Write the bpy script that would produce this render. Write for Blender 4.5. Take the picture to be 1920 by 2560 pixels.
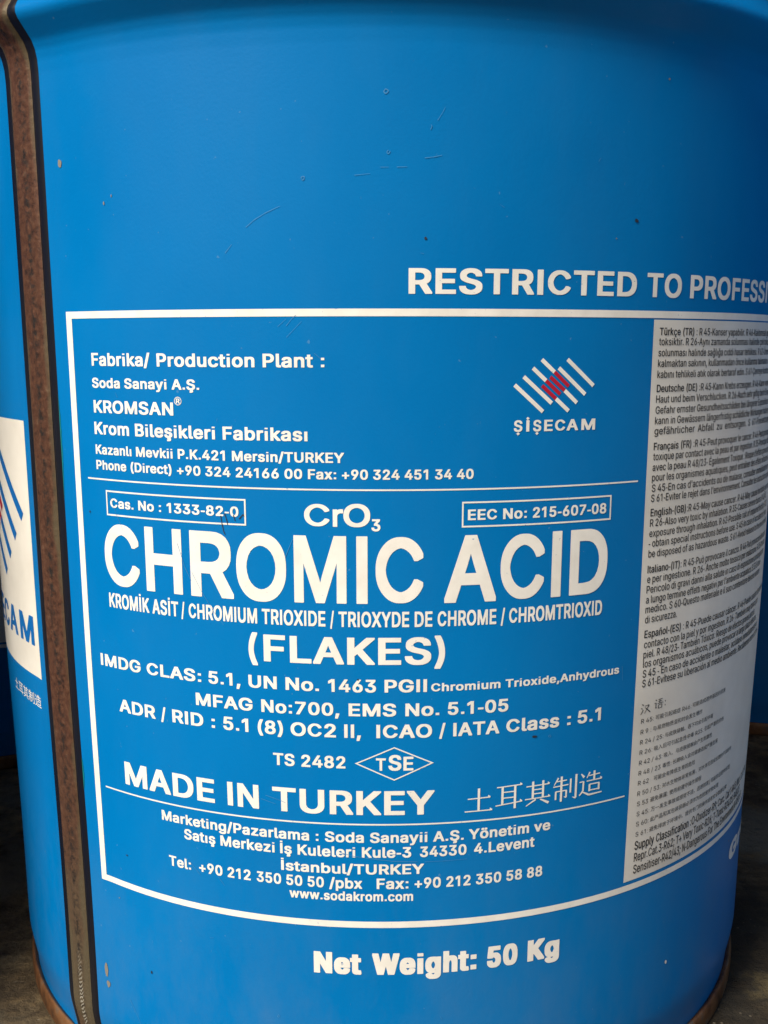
import bpy, bmesh, math, random
from math import sin, cos, pi, radians
from mathutils import Vector, Matrix
from mathutils.geometry import delaunay_2d_cdt

for o in list(bpy.data.objects):
    bpy.data.objects.remove(o)
sc = bpy.context.scene
C = sc.collection
random.seed(7)

# ---------------------------------------------------------------- scale: one unit = drum radius
S = 0.19            # metres per unit
FLOOR = -1.605      # floor height in units (the origin of heights is the camera)

# ---------------------------------------------------------------- camera
cam = bpy.data.cameras.new('camera')
co = bpy.data.objects.new('camera', cam)
C.objects.link(co)
sc.camera = co
cam.sensor_fit = 'VERTICAL'
cam.sensor_height = 24
cam.lens = 2728.1 / 2560 * 24
cam.clip_start = 0.01
cam.clip_end = 500
co.location = (0, -2.9485 * S, -FLOOR * S)
yaw, pitch, roll = 0.00206, 0.15367, 0.00006
fwd = Vector((sin(yaw) * cos(pitch), cos(yaw) * cos(pitch), -sin(pitch)))
rgt = Vector((cos(yaw), -sin(yaw), 0))
upv = rgt.cross(fwd)
co.rotation_euler = Matrix((rgt, upv, -fwd)).transposed().to_euler()

# ---------------------------------------------------------------- sky and sun (veiled daylight from the front left)
SUN_EL, SUN_AZ = radians(42), radians(-45)      # azimuth measured from -y towards +x
w = bpy.data.worlds.new('World')
sc.world = w
w.use_nodes = True
wn = w.node_tree
bg = wn.nodes['Background']
sky = wn.nodes.new('ShaderNodeTexSky')
sky.sky_type = 'NISHITA'
sky.sun_disc = False
sky.sun_elevation = SUN_EL
sky.air_density = 1.0
sky.dust_density = 4.0
sky.ozone_density = 1.0
sun_dir = Vector((sin(SUN_AZ) * cos(SUN_EL), -cos(SUN_AZ) * cos(SUN_EL), sin(SUN_EL)))
sky.sun_rotation = math.atan2(sun_dir.x, sun_dir.y)
wn.links.new(sky.outputs[0], bg.inputs[0])
bg.inputs[1].default_value = 0.05
sl = bpy.data.lights.new('sun', 'SUN')
sl.energy = 3.0
sl.angle = radians(22)
sl.color = (1.0, 0.925, 0.80)
so = bpy.data.objects.new('sun', sl)
C.objects.link(so)
so.rotation_euler = sun_dir.to_track_quat('Z', 'Y').to_euler()
vs = sc.view_settings
vs.view_transform = 'Standard'
vs.look = 'None'
vs.gamma = 1
vs.exposure = 0.83

# ---------------------------------------------------------------- materials
def mat(name, col=(.5, .5, .5), rough=.5, metal=0.0):
    m = bpy.data.materials.new(name)
    m.use_nodes = True
    b = m.node_tree.nodes['Principled BSDF']
    b.inputs['Base Color'].default_value = (*col, 1)
    b.inputs['Roughness'].default_value = rough
    b.inputs['Metallic'].default_value = metal
    b.inputs['Specular IOR Level'].default_value = .3
    return m, m.node_tree, b

def nd(nt, t, **kw):
    n = nt.nodes.new(t)
    for k, v in kw.items():
        if k in n.inputs.keys():
            n.inputs[k].default_value = v
        else:
            setattr(n, k, v)
    return n

def noise(nt, scale, detail=4, rough=.55, stretch=None, src='Object'):
    tc = nd(nt, 'ShaderNodeTexCoord')
    n = nd(nt, 'ShaderNodeTexNoise', Scale=scale, Detail=detail, Roughness=rough)
    if stretch:
        mp = nd(nt, 'ShaderNodeMapping')
        mp.inputs['Scale'].default_value = stretch
        nt.links.new(tc.outputs[src], mp.inputs[0])
        nt.links.new(mp.outputs[0], n.inputs['Vector'])
    else:
        nt.links.new(tc.outputs[src], n.inputs['Vector'])
    return n

def ramp(nt, fac, stops):
    r = nd(nt, 'ShaderNodeValToRGB')
    e = r.color_ramp.elements
    while len(e) < len(stops):
        e.new(0.5)
    for i, (p, c) in enumerate(stops):
        e[i].position = p
        e[i].color = (*c, 1)
    nt.links.new(fac, r.inputs[0])
    return r

def mixc(nt, fac, a, b, mode='MIX'):
    m = nd(nt, 'ShaderNodeMix', data_type='RGBA', blend_type=mode)
    for s, v in ((0, fac), (6, a), (7, b)):
        if isinstance(v, (float, int)):
            m.inputs[s].default_value = v
        elif isinstance(v, tuple):
            m.inputs[s].default_value = (*v, 1)
        else:
            nt.links.new(v, m.inputs[s])
    return m.outputs[2]

def bump(nt, b, height, strength, dist):
    n = nd(nt, 'ShaderNodeBump', Strength=strength, Distance=dist)
    nt.links.new(height, n.inputs['Height'])
    nt.links.new(n.outputs[0], b.inputs['Normal'])
    return n

# blue enamel: slightly mottled, faint orange peel, dulled patches
m_blue, nt, b = mat('blue_enamel', rough=.3)
n1 = noise(nt, 9, 5)
c1 = ramp(nt, n1.outputs['Fac'], [(.15, (.0, .134, .395)), (.85, (.0, .172, .475))])
n2 = noise(nt, 55, 3, stretch=(1, 1, .35))
c2 = ramp(nt, n2.outputs['Fac'], [(.5, (.0, .0, .0)), (1.0, (.14, .14, .14))])
col = mixc(nt, c2.outputs[0], c1.outputs[0], (.03, .15, .36))
# handling dust: thin smudges, denser towards the foot of the drum
tc = nd(nt, 'ShaderNodeTexCoord')
sp = nd(nt, 'ShaderNodeSeparateXYZ'); nt.links.new(tc.outputs['Object'], sp.inputs[0])
lo = nd(nt, 'ShaderNodeMapRange'); nt.links.new(sp.outputs[2], lo.inputs[0])
for i_, v_ in ((1, .0), (2, .13), (3, .30), (4, .02)):
    lo.inputs[i_].default_value = v_
ns = noise(nt, 30, 8, .7, stretch=(1, 1, .45))
nsr = ramp(nt, ns.outputs['Fac'], [(.42, (0, 0, 0)), (.75, (1, 1, 1))])
dm = nd(nt, 'ShaderNodeMath', operation='MULTIPLY'); nt.links.new(lo.outputs[0], dm.inputs[0]); nt.links.new(nsr.outputs[0], dm.inputs[1])
col = mixc(nt, dm.outputs[0], col, (.14, .17, .20))
# fine rubbed specks
nk = noise(nt, 480, 2, .5)
nkr = ramp(nt, nk.outputs['Fac'], [(.755, (0, 0, 0)), (.78, (.45, .45, .45))])
col = mixc(nt, nkr.outputs[0], col, (.10, .24, .42))
nt.links.new(col, b.inputs['Base Color'])
r1 = ramp(nt, n1.outputs['Fac'], [(.0, (.26,) * 3), (1.0, (.40,) * 3)])
nt.links.new(r1.outputs[0], b.inputs['Roughness'])
n3 = noise(nt, 900, 2)
n4 = noise(nt, 14, 2, stretch=(1, 1, .5))
b1 = nd(nt, 'ShaderNodeBump', Strength=.35, Distance=.0016)
nt.links.new(n4.outputs['Fac'], b1.inputs['Height'])
b2 = bump(nt, b, n3.outputs['Fac'], .06, .001)
nt.links.new(b1.outputs[0], b2.inputs['Normal'])
b.inputs['Coat Weight'].default_value = .10
b.inputs['Coat Roughness'].default_value = .17
nt.links.new(b1.outputs[0], b.inputs['Coat Normal'])

b.inputs['Specular IOR Level'].default_value = .08

# screen-printed white, worn very slightly
m_white, nt, b = mat('white_print', rough=.42)
n1 = noise(nt, 120, 5)
c1 = ramp(nt, n1.outputs['Fac'], [(.3, (.72, .70, .645)), (.65, (.81, .79, .74))])
nk = noise(nt, 700, 3, .6)
nkr = ramp(nt, nk.outputs['Fac'], [(.69, (0, 0, 0)), (.74, (.7, .7, .7))])
col = mixc(nt, nkr.outputs[0], c1.outputs[0], (.12, .25, .42))
nt.links.new(col, b.inputs['Base Color'])
m_panel, nt, b = mat('white_panel_print', rough=.40)
n1 = noise(nt, 40, 5)
c1 = ramp(nt, n1.outputs['Fac'], [(.3, (.66, .63, .565)), (.7, (.79, .76, .69))])
nt.links.new(c1.outputs[0], b.inputs['Base Color'])
m_black, nt, b = mat('black_print', (.02, .019, .018), .5)
m_red, nt, b = mat('red_print', (.42, .010, .030), .45)
m_dblue, nt, b = mat('blue_print', (.0, .12, .40), .4)
m_edge, nt, b = mat('black_seam_lacquer', (.006, .007, .012), .38)
m_scr, nt, b = mat('scratched_paint', (.045, .22, .47), .6)
m_chip, nt, b = mat('chipped_paint', (.20, .185, .16), .6)
m_dark, nt, b = mat('dark_speck', (.02, .025, .04), .6)

# bare oxidised weld strip
m_seam, nt, b = mat('bare_weld_steel', rough=.55, metal=.25)
tc = nd(nt, 'ShaderNodeTexCoord')
sep = nd(nt, 'ShaderNodeSeparateXYZ')
nt.links.new(tc.outputs['UV'], sep.inputs[0])
n1 = noise(nt, 420, 6, .65)
c1 = ramp(nt, n1.outputs['Fac'], [(.30, (.022, .012, .009)), (.43, (.070, .030, .018)), (.52, (.088, .038, .022)), (.62, (.112, .052, .030)), (.74, (.15, .095, .06))])
n2 = noise(nt, 26, 4)
ed = nd(nt, 'ShaderNodeMath', operation='SUBTRACT')
nt.links.new(sep.outputs[0], ed.inputs[0]); ed.inputs[1].default_value = .5
ea = nd(nt, 'ShaderNodeMath', operation='ABSOLUTE'); nt.links.new(ed.outputs[0], ea.inputs[0])
es = nd(nt, 'ShaderNodeMath', operation='MULTIPLY_ADD'); nt.links.new(n2.outputs['Fac'], es.inputs[0]); es.inputs[1].default_value = .9
nt.links.new(ea.outputs[0], es.inputs[2])
er = ramp(nt, es.outputs[0], [(.80, (0, 0, 0)), (.95, (.8, .8, .8))])
col = mixc(nt, er.outputs[0], c1.outputs[0], (.095, .078, .045))
# towards the bottom the strip is grey bare metal
br = ramp(nt, sep.outputs[1], [(.02, (1, 1, 1)), (.30, (0, 0, 0))])
bm2 = nd(nt, 'ShaderNodeMath', operation='MULTIPLY'); nt.links.new(br.outputs[0], bm2.inputs[0])
nr = ramp(nt, n2.outputs['Fac'], [(.35, (.25,) * 3), (.6, (1,) * 3)])
nt.links.new(nr.outputs[0], bm2.inputs[1])
col = mixc(nt, bm2.outputs[0], col, (.10, .082, .052))
# dark crusts along the weld line
ce = nd(nt, 'ShaderNodeMath', operation='SUBTRACT'); nt.links.new(sep.outputs[0], ce.inputs[0]); ce.inputs[1].default_value = .56
ca = nd(nt, 'ShaderNodeMath', operation='ABSOLUTE'); nt.links.new(ce.outputs[0], ca.inputs[0])
cr = ramp(nt, ca.outputs[0], [(.03, (1, 1, 1)), (.24, (0, 0, 0))])
nv = noise(nt, 330, 5, .75)
nvr = ramp(nt, nv.outputs['Fac'], [(.47, (0, 0, 0)), (.58, (1, 1, 1))])
cm = nd(nt, 'ShaderNodeMath', operation='MULTIPLY'); nt.links.new(cr.outputs[0], cm.inputs[0]); nt.links.new(nvr.outputs[0], cm.inputs[1])
col = mixc(nt, cm.outputs[0], col, (.022, .018, .016))
# weld ripples near the foot, metallic highlights painted as lighter colour
wv = nd(nt, 'ShaderNodeTexWave', Scale=55, Distortion=7, Detail=3)
mpw = nd(nt, 'ShaderNodeMapping'); mpw.inputs['Scale'].default_value = (.15, 1.6, 1); mpw.inputs['Rotation'].default_value = (0, 0, 1.35)
nt.links.new(tc.outputs['UV'], mpw.inputs[0]); nt.links.new(mpw.outputs[0], wv.inputs['Vector'])
wr = ramp(nt, wv.outputs['Fac'], [(.55, (0, 0, 0)), (.75, (1, 1, 1))])
cr2 = ramp(nt, ca.outputs[0], [(.06, (1, 1, 1)), (.12, (0, 0, 0))])
bt = ramp(nt, sep.outputs[1], [(.055, (1, 1, 1)), (.10, (0, 0, 0))])
w1 = nd(nt, 'ShaderNodeMath', operation='MULTIPLY'); nt.links.new(wr.outputs[0], w1.inputs[0]); nt.links.new(cr2.outputs[0], w1.inputs[1])
w2 = nd(nt, 'ShaderNodeMath', operation='MULTIPLY'); nt.links.new(w1.outputs[0], w2.inputs[0]); nt.links.new(bt.outputs[0], w2.inputs[1])
col = mixc(nt, w2.outputs[0], col, (.34, .32, .27))
nt.links.new(col, b.inputs['Base Color'])
bump(nt, b, n1.outputs['Fac'], .5, .0006)

# rusted bottom chime
m_rust, nt, b = mat('rusty_chime_steel', rough=.5, metal=.3)
n1 = noise(nt, 60, 6, .65)
c1 = ramp(nt, n1.outputs['Fac'], [(.34, (.035, .022, .015)), (.46, (.14, .060, .024)), (.56, (.20, .095, .04)), (.66, (.12, .10, .08))])
nt.links.new(c1.outputs[0], b.inputs['Base Color'])
bump(nt, b, n1.outputs['Fac'], .3, .001)

# stained concrete floor
m_floor, nt, b = mat('stained_concrete', rough=.8)
n1 = noise(nt, 13, 8, .65)
n2 = noise(nt, 75, 8, .7)
n3 = noise(nt, 5.3, 5, .6)
c1 = ramp(nt, n1.outputs['Fac'], [(.30, (.040, .027, .015)), (.50, (.115, .082, .045)), (.68, (.23, .18, .105))])
c2 = ramp(nt, n2.outputs['Fac'], [(.34, (.18, .16, .15)), (.5, (.48, .48, .47)), (.68, (.92, .86, .74))])
col = mixc(nt, .95, c1.outputs[0], c2.outputs[0], 'OVERLAY')
c3 = ramp(nt, n3.outputs['Fac'], [(.53, (0, 0, 0)), (.57, (.75, .75, .75))])
col = mixc(nt, c3.outputs[0], col, (.17, .15, .11))
# dark patch at the right: floor stain plus shade painted into the colour
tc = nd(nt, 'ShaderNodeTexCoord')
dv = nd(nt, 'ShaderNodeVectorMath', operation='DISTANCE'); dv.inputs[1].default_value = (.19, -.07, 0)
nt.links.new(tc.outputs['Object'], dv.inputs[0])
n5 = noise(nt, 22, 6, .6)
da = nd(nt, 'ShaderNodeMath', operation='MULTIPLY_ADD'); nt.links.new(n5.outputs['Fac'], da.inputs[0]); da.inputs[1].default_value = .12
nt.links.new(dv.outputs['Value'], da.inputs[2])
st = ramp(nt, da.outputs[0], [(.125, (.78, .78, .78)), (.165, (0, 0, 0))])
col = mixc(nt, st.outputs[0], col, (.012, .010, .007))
# worn, paler patches of cement
for (px_, py_), ra, cc in (((.2408, .0886), .040, (.22, .20, .15)), ((.1890, -.078), .010, (.24, .18, .08)), ((.30, .15), .03, (.22, .20, .16)), ((-.19, -.13), .030, (.20, .165, .10)), ((-.30, -.05), .03, (.15, .10, .05))):
    dv = nd(nt, 'ShaderNodeVectorMath', operation='DISTANCE'); dv.inputs[1].default_value = (px_, py_, 0)
    nt.links.new(tc.outputs['Object'], dv.inputs[0])
    da = nd(nt, 'ShaderNodeMath', operation='MULTIPLY_ADD'); nt.links.new(n2.outputs['Fac'], da.inputs[0]); da.inputs[1].default_value = .07
    nt.links.new(dv.outputs['Value'], da.inputs[2])
    st = ramp(nt, da.outputs[0], [(ra + .022, (.75, .75, .75)), (ra + .040, (0, 0, 0))])
    col = mixc(nt, st.outputs[0], col, cc)
# grit
vg = nd(nt, 'ShaderNodeTexVoronoi', Scale=240)
nt.links.new(tc.outputs['Object'], vg.inputs['Vector'])
vr = ramp(nt, vg.outputs['Distance'], [(.10, (.8, .8, .8)), (.20, (0, 0, 0))])
n6 = noise(nt, 35, 3)
gr = ramp(nt, n6.outputs['Fac'], [(.52, (0, 0, 0)), (.62, (1, 1, 1))])
gm = nd(nt, 'ShaderNodeMath', operation='MULTIPLY'); nt.links.new(vr.outputs[0], gm.inputs[0]); nt.links.new(gr.outputs[0], gm.inputs[1])
col = mixc(nt, gm.outputs[0], col, (.24, .20, .14))
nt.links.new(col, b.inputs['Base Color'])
bump(nt, b, n2.outputs['Fac'], .9, .006)

# ---------------------------------------------------------------- drum shape
def sm(a, b_, x):
    t = min(1, max(0, (x - a) / (b_ - a)))
    return t * t * (3 - 2 * t)

def wall_r(z):
    return (1 + 0.01787 * z) * (1 - 0.009 * sm(-0.5, -1.3, z))

SEAM_L, SEAM_R = -0.79, -0.713
EDGE_L, EDGE_R = -0.811, -0.6895
def ridge(th):
    d = max(EDGE_L - th, th - EDGE_R, 0)
    if d > .07:
        return 0
    return .0085 * (1 - d / .07) ** 1.8

BEAD = [(.503, 0.0), (.528, .0015), (.545, .005), (.56, .0115), (.5715, .0205), (.583, .0297), (.594, .0385), (.603, .0425),
        (.612, .042), (.6205, .038), (.628, .033), (.640, .025), (.655, .015), (.675, .006), (.70, .001), (.72, 0.0)]
def bead(z):
    if z <= BEAD[0][0] or z >= BEAD[-1][0]:
        return 0
    for (a, u), (b_, v) in zip(BEAD, BEAD[1:]):
        if z <= b_:
            t = (z - a) / (b_ - a)
            return u + (v - u) * t

def body_r(th, z):
    r = wall_r(z) + bead(z)
    if z < -1.44:                                   # shell turns in to the bottom seam
        r -= .015 * sm(-1.44, -1.56, z)
    return r + ridge(th)

def pt(th, z, lift=0.0):
    r = body_r(th, z) + lift
    return (r * sin(th) * S, -r * cos(th) * S, (z - FLOOR) * S)

def link(name, me, m, parent=None, smooth=True, **props):
    me.materials.append(m)
    if smooth:
        me.polygons.foreach_set('use_smooth', [True] * len(me.polygons))
    o = bpy.data.objects.new(name, me)
    C.objects.link(o)
    if parent:
        o.parent = parent
    for k, v in props.items():
        o[k] = v
    return o

def mesh(name, verts, faces):
    me = bpy.data.meshes.new(name)
    me.from_pydata(verts, [], faces)
    me.update()
    return me

def grid(name, ths, zs, lift, m, parent, closed=False, liftf=None, **kw):
    nv, nz = len(ths), len(zs)
    V = [pt(t, z, liftf(i / (nv - 1), j / (nz - 1), t, z) if liftf else lift) for j, z in enumerate(zs) for i, t in enumerate(ths)]
    F = []
    for j in range(nz - 1):
        for i in range(nv if closed else nv - 1):
            k = (i + 1) % nv
            F.append((j * nv + i, j * nv + k, (j + 1) * nv + k, (j + 1) * nv + i))
    me = mesh(name, V, F)
    if not closed:
        uv = me.uv_layers.new(name='uv')
        for p in me.polygons:
            for li in p.loop_indices:
                vi = me.loops[li].vertex_index
                uv.data[li].uv = ((vi % nv) / (nv - 1), (vi // nv) / (nz - 1))
    return link(name, me, m, parent, **kw)

def span(a, b_, step):
    n = max(1, int(math.ceil(abs(b_ - a) / step)))
    return [a + (b_ - a) * i / n for i in range(n + 1)]

drum = bpy.data.objects.new('drum', None)
C.objects.link(drum)
drum['label'] = 'bright blue steel drum in front with CHROMIC ACID (FLAKES) printed in white'
drum['category'] = 'drum'
drum['group'] = 'blue steel drums standing on the floor'

TOP = 0.98
ths = [-pi + 2 * pi * i / 720 for i in range(720)]
ths = sorted(set(ths + [EDGE_L, EDGE_R, EDGE_L - .07, EDGE_R + .07]))
zs = span(-1.575, -1.44, .012) + span(-1.44, .50, .04)[1:] + span(.50, .72, .0045)[1:] + span(.72, TOP, .03)[1:]
grid('body', ths, zs, 0, m_blue, drum, closed=True)

def lathe(name, prof, m, parent, n=360, **kw):
    V = [(r * sin(2 * pi * i / n) * S, -r * cos(2 * pi * i / n) * S, (z - FLOOR) * S) for r, z in prof for i in range(n)]
    F = [(j * n + i, j * n + (i + 1) % n, (j + 1) * n + (i + 1) % n, (j + 1) * n + i) for j in range(len(prof) - 1) for i in range(n)]
    return link(name, mesh(name, V, F), m, parent, **kw)

lathe('bottom_chime', [(.93, FLOOR + .001), (.960, FLOOR + .001), (.9620, FLOOR + .006), (.9630, -1.585), (.9630, -1.566), (.9618, -1.557), (.9592, -1.552),
                       (.956, -1.552), (.952, -1.556), (.940, -1.566)], m_rust, drum)
rt = wall_r(TOP)
lathe('top_rim', [(rt - .004, TOP - .03), (rt + .010, TOP - .022), (rt + .016, TOP - .008), (rt + .016, TOP + .012), (rt + .006, TOP + .024), (rt - .010, TOP + .024),
                  (rt - .020, TOP + .012), (rt - .022, TOP - .012)], m_blue, drum)
lathe('lid', [(rt - .020, TOP - .012), (rt - .06, TOP - .018), (rt - .075, TOP - .010), (.5, TOP - .006), (.0005, TOP - .004)], m_blue, drum)

# weld seam: bare strip with a bead line, black lacquer line each side
sz = span(-1.56, TOP - .035, .0035)
rnd = random.Random(3)
jit = [[rnd.random() for _ in range(15)] for _ in sz]
def seam_lift(u, v, t, z):
    e = min(u, 1 - u)
    j = min(len(sz) - 1, int(v * (len(sz) - 1) + .5))
    i = int(u * 14 + .5)
    prof = .0042 * min(1, e / .10) ** .5
    line = math.exp(-((u - .56) / .10) ** 2)
    ripple = .5 + .5 * sin(z * 260 + 5 * (u - .56) * 4)
    return .0012 + prof + line * (.0012 * ripple + .0010 * jit[j][i]) + .0004 * jit[j][i]
grid('weld_seam', span(SEAM_L, SEAM_R, (SEAM_R - SEAM_L) / 14), sz, 0, m_seam, drum, liftf=seam_lift)
def edge_lift(u, v, t, z):
    return .0018 * min(1, min(u, 1 - u) / .25) + .0004
grid('seam_border', span(EDGE_L, SEAM_L + .001, .0052), sz, 0, m_edge, drum, liftf=edge_lift)
grid('seam_border', span(SEAM_R - .001, EDGE_R, .0058), sz, 0, m_edge, drum, liftf=edge_lift)

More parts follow.
